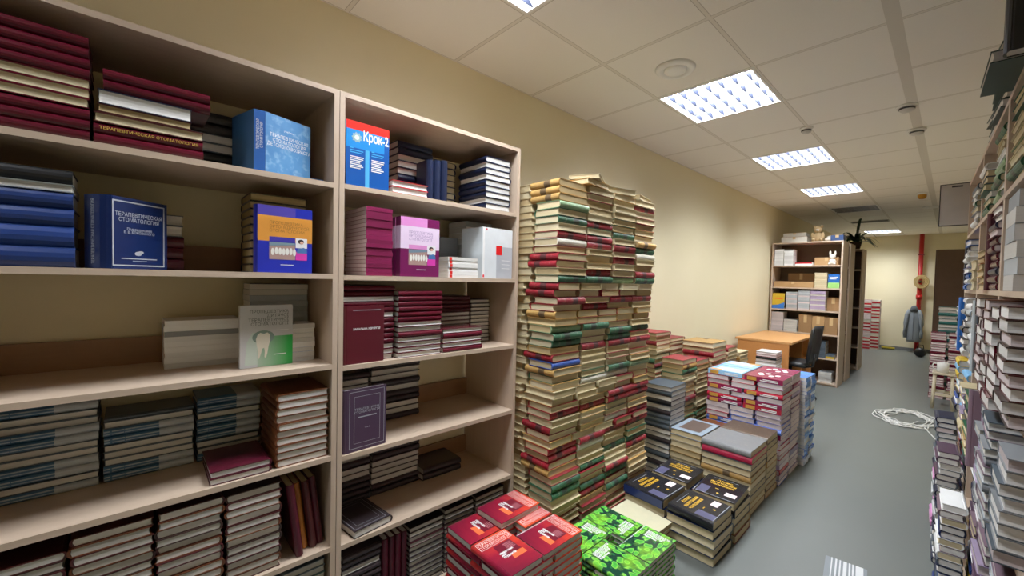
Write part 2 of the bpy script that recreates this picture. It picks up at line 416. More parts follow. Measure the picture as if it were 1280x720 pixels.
# --- first bookcase, top shelf
z = T1[5]
pile('end stack, near bookcase top shelf', TB, .427, -.326, -.076, z, [('burgundy', 's', .0285)]*3+[('burgundy', 'p', .025, 'cream')]*3+[('burgundy', 's', .0272)]*4, .18, group=G1)
pile('gold lettered stack, near bookcase top shelf', TB, .427, -.072, .16, z, [('burgundy', 's', .0285), ('burgundy', 's', .029), ('maroon', 'p', .026, 'cream')], .175, group=G1)
_, zz = pile('slim middle layer of gold lettered stack', TB, .427, -.066, .132, z+.0855, [('maroon', 'p', .022, 'tan'), ('navy', 'p', .038, 'white')], .175, group=G1)
pile('pair capping the gold lettered stack', TB, .427, -.055, .176, zz, [('burgundy', 's', .0285)]*2, .175, group=G1)
GOLD = plain('gold_ink', '#d8b04a', .35); WINK = plain('white_ink', '#e9e9ea', .5); BINK = plain('black_ink', '#1c1c20', .5); SILV = plain('silver_ink', '#aeb3bd', .4)
def spine_text(b, s, size, W, T, mat, y=0, sx=1):
    m = Matrix(((0, 0, -1, -W/2-.0047), (-1, 0, 0, y), (0, 1, 0, T/2), (0, 0, 0, 1)))   # text x -> -y, up -> z, normal -> -x
    return letter(b, s, size, 0, 0, 0, mat, 'spine_title', mtx=m @ Matrix.Diagonal((sx, 1, 1, 1)))
for o in [o for o in COL.objects if o.get('label', '').startswith('burgundy hardback, spine out, second down of gold')]:
    spine_text(o, 'ТЕРАПЕВТИЧЕСКАЯ СТОМАТОЛОГИЯ', .011, .171, .029, GOLD, 0)
pile('dark stack behind the worn blue book', TB, .243, .075, .27, z, [('black', 's', .037), ('black', 's', .037), ('slate', 'p', .03, 'grey'), ('slate', 'p', .03, 'grey'), ('black', 's', .037), ('black', 's', .037)], .17, group=G1)
# worn blue book spread open, spine towards the room
def vbook(name, label, sp0, sp1, fend, bend, z, h, cmat, bmat, smat, pmat, leaves=9, group=None, th=.0026):
    """open standing book: spine from sp0 to sp1, front cover from sp1 to fend, back cover from sp0 to bend"""
    t = thing(name, label, 'book', (sp0[0], sp0[1], z), 0, group); O = Vector((sp0[0], sp0[1]))
    def board(nm, a, b, mat, z0=0, z1=h):
        a = Vector(a)-O; b = Vector(b)-O; d = (b-a); n = Vector((-d.y, d.x)).normalized()*th
        if n.x > 0: n = -n
        bm = bmesh.new(); vs = []
        for zz in (z0, z1): vs.append([bm.verts.new((p.x, p.y, zz)) for p in (a, b, b+n, a+n)])
        for i in range(4): bm.faces.new((vs[0][i], vs[0][(i+1) % 4], vs[1][(i+1) % 4], vs[1][i]))
        bm.faces.new(vs[0][::-1]); bm.faces.new(vs[1])
        bmesh.ops.bevel(bm, geom=bm.edges[:], offset=.0006, segments=1, affect='EDGES')
        return bobj(nm, bm, mat, t)
    f = board('front_cover', sp1, fend, cmat); board('back_cover', sp0, bend, bmat); s = board('spine', (sp0[0]-.0003, sp0[1]+.0005), (sp1[0]-.0003, sp1[1]-.0005), smat)
    A = Vector(sp0)-O; B = Vector(sp1)-O; Fd = Vector(fend)-O-B; Bd = Vector(bend)-O-A
    bm = bmesh.new(); inn = (Fd.normalized()+Bd.normalized()).normalized()
    for k in range(leaves):
        u = (k+.5)/leaves; base = A.lerp(B, .1+.8*u)+inn*.006; d = (Bd.normalized()*(1-u)+Fd.normalized()*u).normalized()*min(Fd.length, Bd.length)*.9
        n = Vector((-d.y, d.x)).normalized()*.0016; e = base+d*.94
        pts = [base-n*.6, e-n*2.2, e+n*2.2, base+n*.6]; vs = [[bm.verts.new((p.x, p.y, q)) for p in pts] for q in (.004, h-.005)]
        for i in range(4): bm.faces.new((vs[0][i], vs[0][(i+1) % 4], vs[1][(i+1) % 4], vs[1][i]))
        bm.faces.new(vs[0][::-1]); bm.faces.new(vs[1])
    bobj('page_block', bm, pmat, t)
    return t, f, s
def wall_print(parent, a, b, O, off=.0008):
    """matrix for lettering on a vertical board from a to b (x right along the board, y up)"""
    a = Vector((a[0]-O[0], a[1]-O[1], 0)); b = Vector((b[0]-O[0], b[1]-O[1], 0)); d = (b-a).normalized(); up = Vector((0, 0, 1)); n = d.cross(up)
    return Matrix.Translation(a+n*off) @ Matrix((d, up, n)).transposed().to_4x4()
def worn_blue():
    n = NT('worn_blue_cover'); f = n.noise(n.obj(), 16, 5); g = n.ramp(n.noise(n.obj(), 45, 6), [(.5, (0, 0, 0, 1)), (.72, (1, 1, 1, 1))])
    c = n.mix(f, lin('#2f6cae'), lin('#5b97cc')); c = n.mix(n.math('MULTIPLY', g, .5), c, lin('#a9cbe4')); return n.done(c, .35)
WB = worn_blue()
S0, S1, FE, BE = (.420, .287), (.421, .32), (.366, .472), (.270, .251)
t, f, s = vbook('open_book', 'worn blue textbook standing spread open on the top shelf, spine towards room', S0, S1, FE, BE, z+.0006, .2, WB, plain('blue_back', '#2b5078', .4), plain('blue_spine', '#2458a6', .4), PAGE['cream'], group=G1)
m = wall_print(t, S1, FE, S0)
letter(f, 'ТЕРАПЕВТИЧЕСКАЯ\nСТОМАТОЛОГИЯ\nДЕТСКОГО ВОЗРАСТА', .0165, 0, 0, 0, WINK, mtx=m @ Matrix.Translation((.083, .115, 0)) @ Matrix.Diagonal((.85, 1, 1, 1)))
letter(f, 'учебник', .009, 0, 0, 0, WINK, mtx=m @ Matrix.Translation((.08, .155, 0)))
m = wall_print(t, S0, S1, S0)
letter(s, 'ТЕРАПЕВТИЧЕСКАЯ\nСТОМАТОЛОГИЯ', .011, 0, 0, 0, WINK, 'spine_title', mtx=m @ Matrix.Translation((.0165, .12, .0002)) @ Matrix.Rotation(PI/2, 4, 'Z') @ Matrix.Diagonal((.9, 1, 1, 1)))
pile('small one lying behind the worn blue book', 'softcover_booklet', .352, .44, .526, z, [('bright blue', 's', .022)], .12, group=G1, hard=False, look='booklet')
stand_book('tan_folder', .16, .2, .025, .2, .497, z+.0005, (-1, 0), CV['tan'], PAGE['tan'], 'tan folder standing in the corner behind the worn blue book', G1, True)

# --- first bookcase, second shelf
z = T1[4]
pile('blue stack, near bookcase second shelf', TB, .427, -.326, -.106, z, [('blue', 's', .0515), ('blue', 's', .053), ('blue', 's', .0465), ('blue', 's', .0425), ('pale grey', 'p', .02, 'grey'), ('black', 's', .035)], .18, group=G1)
d = (-.664, .75)
W, L, T = .165, .2, .08
b = stand_book(TB, W, L, T, .434, -.045, z+.0006, d, cover_mat('deep_blue', '#11275f', .3), PAGE['cream'], 'thick deep blue textbook with silver lettering standing at an angle on second shelf', G1)
patchq(b, 'cover_frame', frame_quads(-.073, -.092, .074, .09, .0035), SILV, T+.0004)
letter(b, 'ТЕРАПЕВТИЧЕСКАЯ\nСТОМАТОЛОГИЯ', .0155, .0, .045, T+.0004, SILV, sx=.86)
letter(b, 'Под редакцией\nЕ. В. БОРОВСКОГО', .0095, .0, .008, T+.0004, SILV, 'editor_line')
patchq(b, 'emblem', [ellipse(-.004, -.056, .010, .006), ellipse(.003, -.052, .008, .004), (-.05, -.072, .05, -.0695), (-.02, -.078, .02, -.0765)], SILV, T+.0004)
ms = Matrix(((0, 0, -1, -W/2-.0046), (1, 0, 0, 0), (0, -1, 0, T/2), (0, 0, 0, 1)))
letter(b, 'ТЕРАПЕВТИЧЕСКАЯ СТОМАТОЛОГИЯ', .0125, 0, 0, 0, SILV, 'spine_title', mtx=ms @ Matrix.Diagonal((.75, 1, 1, 1)))
pile('little stack behind the deep blue book', TB, .25, -.05, .125, z, [('dark burgundy', 's', .036)]*3+[('slate', 'p', .036, 'grey'), ('slate', 'p', .034, 'grey')], .17, group=G1)
pile('dark stack behind the orange book', TB, .35, .29, .47, z, [('black', 'p', .027, 'tan')]*10, .17, group=G1)
def dental_cover(b, W, L, T, c_top, c_band, c_low, title, tcol, lowbar, zoff):
    zf = T+.0003; h, l = W/2, L/2
    patchq(b, 'cover_print', [(-h, -l, h, -l+L*.47)], c_low, zf)
    patchq(b, 'cover_print', [(-h, -l+L*.47, h, l-L*.15)], c_band, zf)
    patchq(b, 'cover_print', [(-h, l-L*.15, h*.35, l)], c_top, zf); patchq(b, 'cover_print', [(h*.35, l-L*.15, h, l)], c_low, zf)
    letter(b, title, W*.083, -h+W*.2, l-L*.31, zf+.0004, tcol, align='LEFT', sx=.9)
    patchq(b, 'subtitle_bar', [(-h+W*.2, -l+L*.47, h-W*.33, -l+L*.54)], lowbar, zf+.0004)
    ph = patchq(b, 'teeth_photo', [(-h+W*.2, -l+L*.2, h-W*.33, -l+L*.46)], plain('gum_pink', '#a88780', .4), zf+.0004)
    y = -l+L*.32
    patchq(ph, 'teeth', [ellipse(-h+W*(.26+.066*k), y-(.004 if k in (0, 6) else 0)*1-abs(k-3)*-.001, W*.03, L*.055, 12) for k in range(7)], plain('tooth_white', '#e8e6e0', .3), zf+.0008)
    patchq(ph, 'glove', [[(-h+W*.2, -l+L*.4), (h-W*.33, -l+L*.43), (h-W*.33, -l+L*.46), (-h+W*.2, -l+L*.46)]], plain('glove_blue', '#6f8696', .4), zf+.0008)
    pp = patchq(b, 'portrait_photo', [(h-W*.32, -l+L*.39, h-W*.1, -l+L*.54)], plain('photo_white', '#e8e6ea', .4), zf+.0004)
    patchq(pp, 'portrait', [ellipse(h-W*.22, -l+L*.49, W*.06, L*.035, 14)], plain('hair_dark', '#2c1c1c', .5), zf+.0008)
    patchq(pp, 'portrait', [ellipse(h-W*.205, -l+L*.475, W*.035, L*.022, 12)], plain('skin', '#d8a88e', .5), zf+.0011)
    patchq(pp, 'portrait', [[(h-W*.3, -l+L*.31), (h-W*.1, -l+L*.31), (h-W*.1, -l+L*.36), (h-W*.16, -l+L*.4), (h-W*.28, -l+L*.38)]], plain('photo_blue', '#3f6aa8', .5), zf+.0008)
    patchq(b, 'magenta_photo', [(h-W*.32, -l+L*.2, h-W*.1, -l+L*.33)], plain('magenta', '#d437a4', .4), zf+.0006)
    patchq(b, 'publisher_line', [(-W*.1, -l+L*.115, W*.14, -l+L*.125)], WINK, zf+.0004)
W, L, T = .17, .225, .05
b = stand_book(TB, W, L, T, .43, .297, z+.0006, (-.094, .995), cover_mat('orange_blue', '#2a2fa0', .3), PAGE['cream'], 'blue and orange dental textbook with teeth photo standing on the second shelf', G1)
dental_cover(b, W, L, T, plain('violet_ink', '#4a3fa0', .3), plain('orange_ink', '#d98f3a', .3), plain('royal_ink', '#1f2aa8', .3), 'ПРОПЕДЕВТИКА\nОРТОПЕДИЧЕСКОЙ\nСТОМАТОЛОГИИ', plain('brown_ink', '#96682e', .4), plain('indigo_ink', '#3c35a0', .3), 0)
patchq(b, 'spine_print', [], plain('x', '#ffffff'), 0) if False else None
# --- first bookcase, third shelf
z = T1[3]
SB = 'softcover_booklet'
pile('low white stack, near bookcase third shelf', SB, .2, .075, .288, z, [('white', 's', .0178) if k != 6 else ('grey', 's', .0178) for k in range(9)], .155, group=G1, hard=False, look='booklet')
pile('white stack behind the tooth book', SB, .31, .31, .51, z, [('bright blue' if k == 2 else 'white', 'p', .0175) for k in range(8)], .12, group=G1, hard=False, look='booklet')
pile('grey stack, near bookcase third shelf', SB, .166, .32, .525, z, [('pale grey', 's', .022) if k < 11 else ('green' if k == 11 else 'slate', 'p', .022, 'grey') for k in range(13)], .135, group=G1, hard=False, look='softcover')
W, L, T = .163, .218, .018
b = stand_book(SB, W, L, T, .338, .264, z+.0006, (-.05, .998), cover_mat('white_green', '#d9dade', .3), PAGE['white'], 'white and green textbook with a large tooth standing upright on the third shelf', G1, False)
zf = T+.0003
def fade_mat():
    n = NT('white_green_fade'); sx = n.n('ShaderNodeSeparateXYZ'); n.l(n.obj(), sx.inputs[0])
    f = n.math('MULTIPLY', n.math('ADD', sx.outputs[0], .075), 7, True); c = n.mix(f, lin('#c3cdc6'), lin('#1c9a3c')); return n.done(c, .3)
patchq(b, 'cover_print', [(-.03, -L/2, W/2, -.002)], fade_mat(), zf)
patchq(b, 'cover_print', [[(-.068, -.1), (-.03, -.1), (-.03, .012), (-.045, .014), (-.062, -.02)]], plain('mint', '#c6d6cc', .3), zf)
letter(b, 'ПРОПЕДЕВТИКА\nДИТЯЧОЇ\nТЕРАПЕВТИЧНОЇ\nСТОМАТОЛОГІЇ', .0155, .068, .064, zf+.0004, plain('grey_green_ink', '#4a5550', .5), align='RIGHT', sx=.95)
tooth = [(-.03, .005), (-.022, .012), (-.01, .008), (.0, .012), (.008, .004), (.008, -.02), (.004, -.035), (.0, -.062), (-.004, -.078), (-.009, -.076), (-.008, -.055), (-.010, -.042), (-.016, -.045), (-.019, -.06), (-.025, -.08), (-.03, -.078), (-.028, -.055), (-.033, -.03), (-.035, -.01)]
patchq(b, 'tooth_picture', [tooth], plain('tooth_ivory', '#e6e0d0', .4), zf+.0008)
patchq(b, 'tooth_shadow', [ellipse(-.012, -.004, .034, .024)], plain('tooth_shade', '#7d958c', .5), zf+.0004)
patchq(b, 'publisher_line', [(.02, -.07, .06, -.0675), (.02, .018, .068, .0195)], WINK, zf+.0006)
# --- first bookcase, fourth shelf: blue-grey series
def series_mat(name, blue, grey):
    n = NT(name); o = n.obj(); sx = n.n('ShaderNodeSeparateXYZ'); n.l(o, sx.inputs[0])
    side = n.math('LESS_THAN', sx.outputs[1], -.02)
    c = n.mix(side, lin(blue), lin(grey))
    nz2 = n.noise(n.obj((1, 90, 1)), 1.0, 3)
    zz = sx.outputs[2]; ln = n.math('MAXIMUM', n.math('LESS_THAN', n.math('ABSOLUTE', n.math('SUBTRACT', zz, .0085)), .0018), n.math('LESS_THAN', n.math('ABSOLUTE', n.math('SUBTRACT', zz, .0175)), .0018))
    wd = n.math('GREATER_THAN', nz2, .38)
    inr = n.math('MULTIPLY', n.math('LESS_THAN', sx.outputs[0], -.05), n.math('GREATER_THAN', sx.outputs[1], -.07))
    mk = n.math('MULTIPLY', n.math('MULTIPLY', ln, wd), inr)
    c = n.mix(n.math('MULTIPLY', mk, .6), c, lin('#b9c4cc'))
    return n.done(c, .35)
CV['blue-grey'] = series_mat('cover_blue_grey', '#3d6486', '#b2b8bf')
z = T1[3-1]
S, P = ('blue-grey', 's', .026), ('slate', 'p', .022, 'grey')
pile('end stack, near bookcase fourth shelf', TB, .192, -.298, -.074, z, [S, P, S, S, P, P, S, S, P, P, S], .16, group=G1)
pile('second stack, near bookcase fourth shelf', TB, .192, -.068, .155, z, [S, S, P, P, P, S, S, P, ('slate', 's', .012)], .16, group=G1)
pile('third stack, near bookcase fourth shelf', TB, .192, .16, .352, z, [S, P, P, S, S, S, P, S, S], .16, group=G1)
pile('rust coloured stack, near bookcase fourth shelf', TB, .428, .354, .526, z, [('rust', 'l', .0252)]*10, .235, group=G1, ang=.02, look='covered hardback')
b, _ = pile('pair lying in front, near bookcase fourth shelf', TB, .43, .172, .342, z, [('dark burgundy', 'L', .021), ('dark burgundy', 'L', .021)], .22, group=G1, ang=.02)
# --- first bookcase, fifth shelf
z = T1[1]
for y0, y1, n, w in ((-.30, -.126, 11, 'end stack, near bookcase fifth shelf'), (-.122, .044, 12, 'second stack, near bookcase fifth shelf'), (.047, .208, 12, 'third stack, near bookcase fifth shelf'), (.212, .371, 12, 'fourth stack, near bookcase fifth shelf')):
    pile(w, TB, .428, y0, y1, z, [(random.choice(['maroon', 'maroon', 'dark brown', 'rust']), random.choice('lL'), R(.0235, .0265), random.choice(['white', 'white', 'grey'])) for k in range(n)], .22, group=G1, ang=.02, jit=.005)
for k, (c, y, x, l, w) in enumerate((('dark burgundy', .420, .425, .27, 'first'), ('orange', .446, .385, .255, 'second, orange brown'), ('maroon', .472, .40, .26, 'third'), ('dark burgundy', .498, .39, .265, 'last'))):
    T = .025
    dd, nn, mm = stand(0, 0, 0, (-1, 0), l)
    mt = Matrix.Translation((x-.085, y+.012, z+.0045)) @ Matrix.Rotation(math.radians(7), 4, 'X') @ mm @ Matrix.Translation((0, l/2, -T/2))
    book(TB, .17, l, T, mt, CV[c], PAGE['cream'], '%s of four leaning %s books on the fifth shelf' % (w, 'dark red' if k != 1 else 'mixed'), G1)
z = T1[0]
pile('stack in the bottom corner of first bookcase', TB, .42, .30, .52, z, [('slate' if k % 3 else 'green', 'p', .026, 'grey') for k in range(12)], .17, group=G1)
pile('second stack in bottom of first bookcase', TB, .42, .06, .29, z, [('slate', 'p', .026, 'grey') for k in range(11)], .17, group=G1)

# --- second bookcase, top shelf
z = T2[5]
W, L, T = .168, .243, .02
b = stand_book(SB, W, L, T, .432, .576, z+.0006, (-.02, 1), cover_mat('exam_blue', '#1556b0', .3), PAGE['white'], 'blue and red exam book standing on the top shelf of second bookcase', G2, False)
zf = T+.0003
patchq(b, 'cover_print', [(-W/2, L/2-.032, W/2, L/2)], plain('red_ink', '#e0261c', .3), zf); patchq(b, 'cover_print', [(-W/2, L/2-.1, W/2-.02, L/2-.032)], plain('azure_ink', '#1f86d8', .3), zf)
patchq(b, 'cover_print', [(-.012, -L/2, .004, L/2-.1)], plain('sky_ink', '#4aa8e8', .3), zf)
patchq(b, 'emblem', [[((-.045+(.021 if k % 2 else .015)*math.cos(PI*k/9)), (L/2-.06+(.021 if k % 2 else .015)*math.sin(PI*k/9))) for k in range(18)]], plain('emblem_grey', '#8fb0b8', .4), zf+.0004)
patchq(b, 'emblem_core', [ellipse(-.045, L/2-.06, .009, .009)], plain('emblem_pale', '#d8e6d8', .4), zf+.0008)
letter(b, 'Крок-2', .05, -.022, L/2-.05, zf+.0006, WINK, align='LEFT', sx=.64, bold=.0012)
for x in (-.07, .012):
    for k, (y, w) in enumerate([(.03, .012), (.022, .05), (.014, .045), (-.002, .052), (-.009, .05), (-.016, .042), (-.023, .038), (-.03, .045), (-.037, .05), (-.044, .04)]):
        patchq(b, 'text_line', [(x, y-.012, x+w, y-.0085)], plain('sky_ink', '#4aa8e8') if k < 3 else WINK, zf+.0005)
pile('navy stack behind the white books', TB, .29, .85, 1.025, z, [('navy', 'p', .0295, 'grey') if k in (2, 4, 5, 6) else ('navy', 's', .0295) for k in range(9)], .17, group=G2)
pile('pair beside the exam book', TB, .434, .756, .921, z, [('red', 'p', .026), ('red', 'p', .026)], .135, group=G2, look='edged white book')
for k in range(3):
    stand_book(TB, .1, .175+.006*k, .033, .405, .932+.036*k+.033, z+.0005, (-1, 0), CV['navy'], PAGE['cream'], '%s of three upright navy books on the second bookcase top shelf' % ('first', 'middle', 'last')[k], G2)
pile('mixed stack, next bookcase top shelf', TB, .2, 1.05, 1.215, z, [('navy', 'L' if k in (2, 6, 7) else 'l', .031, 'cream') for k in range(8)], .17, group=G2)
pile('tall navy stack, next bookcase top shelf', TB, .43, 1.232, 1.395, z, [('navy', f, .0283, 'white') for f in 'lLlllLlLl'], .23, group=G2)
# second shelf
z = T2[4]
pile('lilac paged booklet stack', SB, .43, .655, .766, z, [('violet', 's', .0157, 'lilac') for k in range(17)], .225, group=G2, hard=False, look='booklet')
W, L, T = .185, .25, .042
for k in (1, 0):
    b = stand_book(SB, W, L, T, .432-.0435*k, .797-.004*k, z+.0006, (-.02, 1), cover_mat('pink_violet', '#7a1c58', .3), PAGE['white'], ('pink and violet dental textbook with teeth photo standing in front', 'matching pink dental textbook hidden behind the front one')[k], G2, False)
    dental_cover(b, W, L, T, plain('pink_ink', '#e08ad0', .3), plain('pale_lilac_ink', '#e8d0ec', .3), plain('violet_dark_ink', '#6e1650', .3), 'ПРОПЕДЕВТИКА\nОРТОПЕДИЧНОЇ\nСТОМАТОЛОГІЇ', plain('lilac_text_ink', '#9a7ab0', .4), plain('rose_ink', '#d987c8', .3), 0)
    o = boxes('spine_print', [(-W/2-.0006, -L/2+.002, .004, -W/2-.0002, -L/2+L*.44, T-.004)], plain('violet_dark_ink', '#6e1650', .3), b)
    boxes('spine_print', [(-W/2-.0006, -L/2+L*.47, .001, -W/2-.0002, L/2-L*.15, T-.001)], plain('pale_lilac_ink', '#e8d0ec', .3), b)
pile('low white stack beside the pink textbook', SB, .43, 1.03, 1.2, z, [('white', 'p', .0155) for k in range(6)], .16, group=G2, hard=False, look='booklet')
for o in [o for o in COL.objects if 'low white stack beside the pink' in o.get('label', '')]: boxes('red_mark', [(.0775, -.075, .0005, .0785, -.062, .0145)], plain('red_ink', '#e0261c', .3), o)
pile('grey stack behind the low white one', SB, .2, 1.07, 1.235, z, [('grey', 's', .0255) for k in range(8)], .16, group=G2, hard=False, look='softcover')
t, f, s = vbook('open_book', 'white and grey book with red square standing open at the shelf end', (.43, 1.222), (.431, 1.236), (.424, 1.42), (.26, 1.217), z+.0006, .25, plain('white_cover', '#dfe4ea', .3), plain('white_back', '#d6dde2', .3), plain('white_spine', '#f0f0f2', .3), PAGE['white'], group=G2)
m = wall_print(t, (.431, 1.236), (.424, 1.42), (.43, 1.222))
def on(m, par, nm, x0, y0, x1, y1, mat, off=.0): 
    o = patchq(par, nm, [(x0, y0, x1, y1)], mat, off); o.matrix_basis = m; return o
on(m, f, 'cover_print', .075, .0, .183, .16, plain('grey_ink', '#b6bac4', .3)); on(m, f, 'red_square', .072, .118, .112, .165, plain('signal_red', '#e3171d', .3), .0004)
for k in range(3): on(m, f, 'text_line', .11, .05+.02*k, .165, .053+.02*k, WINK, .0004)
on(m, f, 'red_mark', .006, .236, .014, .245, plain('signal_red', '#e3171d', .3), .0004)
m2 = wall_print(t, (.43, 1.222), (.431, 1.236), (.43, 1.222)); on(m2, s, 'red_mark', .003, .005, .012, .018, plain('signal_red', '#e3171d', .3), .0003)
pile('grey stack inside the open white book', SB, .25, 1.25, 1.425, z, [('white' if k < 9 else 'grey', 's', .0295, 'grey') for k in range(10)], .17, group=G2, hard=False, look='softcover')
# third shelf
z = T2[3]
B, Wt = ('burgundy', 's', .0215), ('burgundy', 'p', .0215, 'white')
pile('stack behind the burgundy surgery book', TB, .405, .577, .788, z, [Wt, Wt, Wt, B, B, B, B, B, Wt, B, B, Wt, B, B], .17, group=G2)
pile('tallest stack, next bookcase third shelf', TB, .43, .793, 1.004, z, [Wt, Wt, Wt, Wt, B, Wt, Wt, B, B, B, B, B, B], .17, group=G2)
pile('low stack, next bookcase third shelf', TB, .43, 1.009, 1.232, z, [B, Wt, Wt, B, Wt], .165, group=G2)
DB = ('dark burgundy', 's', .0205)
pile('back stack, next bookcase third shelf', TB, .25, 1.10, 1.287, z, [DB, DB, DB, DB, DB, ('dark burgundy', 'p', .0205), ('dark burgundy', 'p', .0205), ('dark burgundy', 'p', .0205), DB, DB, DB, DB], .17, group=G2)
pile('far back stack, next bookcase third shelf', TB, .25, 1.292, 1.42, z, [('near black', 'p', .0205, 'grey')]*11, .17, group=G2)
W, L, T = .16, .225, .016
b = stand_book(TB, W, L, T, .4305, .573, z+.0006, (-.02, 1), cover_mat('burgundy_front', '#5e1524', .3), PAGE['white'], 'thin burgundy surgery textbook standing face out on the third shelf', G2)
letter(b, 'ЗАГАЛЬНА ХІРУРГІЯ', .0105, .01, .022, T+.0004, WINK, sx=1.0, bold=.0003); patchq(b, 'title_rule', [(-.045, .095, .065, .0965)], SILV, T+.0004)
# fourth shelf
z = T2[2]
D1, D2 = ('near black', 's', .0275), ('near black', 'p', .0275, 'grey')
pile('first back stack, next bookcase fourth shelf', TB, .181, .64, .782, z, [D1, D1, D1, D1, D1, D1, D2, D2, D1], .145, group=G2)
pile('second back stack, next bookcase fourth shelf', TB, .181, .787, 1.035, z, [D1, D2, D2, D1, D1, D2, D1, D2, D2, D1], .145, group=G2)
def cov_frame(b, W, L, T, x0=-.06, lines=True):
    patchq(b, 'cover_frame', frame_quads(-W/2+.022, -L/2+.012, W/2-.008, L/2-.01, .0016)+frame_quads(-W/2+.04, -L/2+.03, W/2-.026, L/2-.03, .0012), SILV, T+.0004)
W, L, T = .172, .245, .02
b = stand_book(TB, W, L, T, .432, .576, z+.0006, (-.05, 1), cover_mat('plum_front', '#46324a', .35), PAGE['white'], 'dark plum textbook with framed cover standing on the fourth shelf', G2)
cov_frame(b, W, L, T); letter(b, 'ТЕРАПЕВТИЧНА\nСТОМАТОЛОГІЯ', .0125, .007, .035, T+.0004, SILV, sx=1.0); letter(b, 'Том 2', .008, .007, -.035, T+.0004, SILV, 'volume_line')
patchq(b, 'title_rule', [(-.03, .008, .045, .012)], SILV, T+.0004)
# fifth shelf
z = T2[1]
pile('first back stack, next bookcase fifth shelf', TB, .181, .64, .79, z, [D1, D1, D1, D1, D2, D2, D1, D2, D2, D1], .145, group=G2)
pile('second back stack, next bookcase fifth shelf', TB, .181, .795, 1.04, z, [D1, D1, D2, D2, D2, D2, D1, D1, D1, D1], .145, group=G2)
pile('low pair, next bookcase fifth shelf', TB, .208, 1.05, 1.275, z, [('near black', 's', .031), ('near black', 's', .031)], .175, group=G2, ang=.04)
W, L, T = .165, .22, .03
b = book(TB, W, L, T, lie(.318, .688, z+.0005, -PI/2+.12), CV['near black'], PAGE['white'], 'black framed hardback lying flat at the front of the fifth shelf', G2)
cov_frame(b, W, L, T)
# bottom shelf
z = T2[0]
pile('dark stack in the bottom corner', TB, .425, .579, .735, z, [('near black', 's' if k % 4 else 'p', .0255, 'grey') for k in range(11)], .17, group=G2)
for k in range(4):
    stand_book(TB, .17, .285, .026, .425, .742+.028*k+.026, z+.0005, (-1, 0), CV['dark burgundy'], PAGE['white'], '%s of four upright dark burgundy books on the bottom shelf' % ONES[k], G2)
pile('pale edged stack, next bookcase bottom shelf', TB, .425, .862, 1.036, z, [('dark burgundy' if k == 9 else 'near black', 'p', .0215) for k in range(13)], .17, group=G2)
for y0, y1, w in ((1.04, 1.21, 'third stack behind the red books'), (1.216, 1.40, 'last stack behind the red books')):
    pile(w, TB, .425, y0, y1, z, [('near black', 'p', .0225, 'grey') for k in range(13)], .17, group=G2)

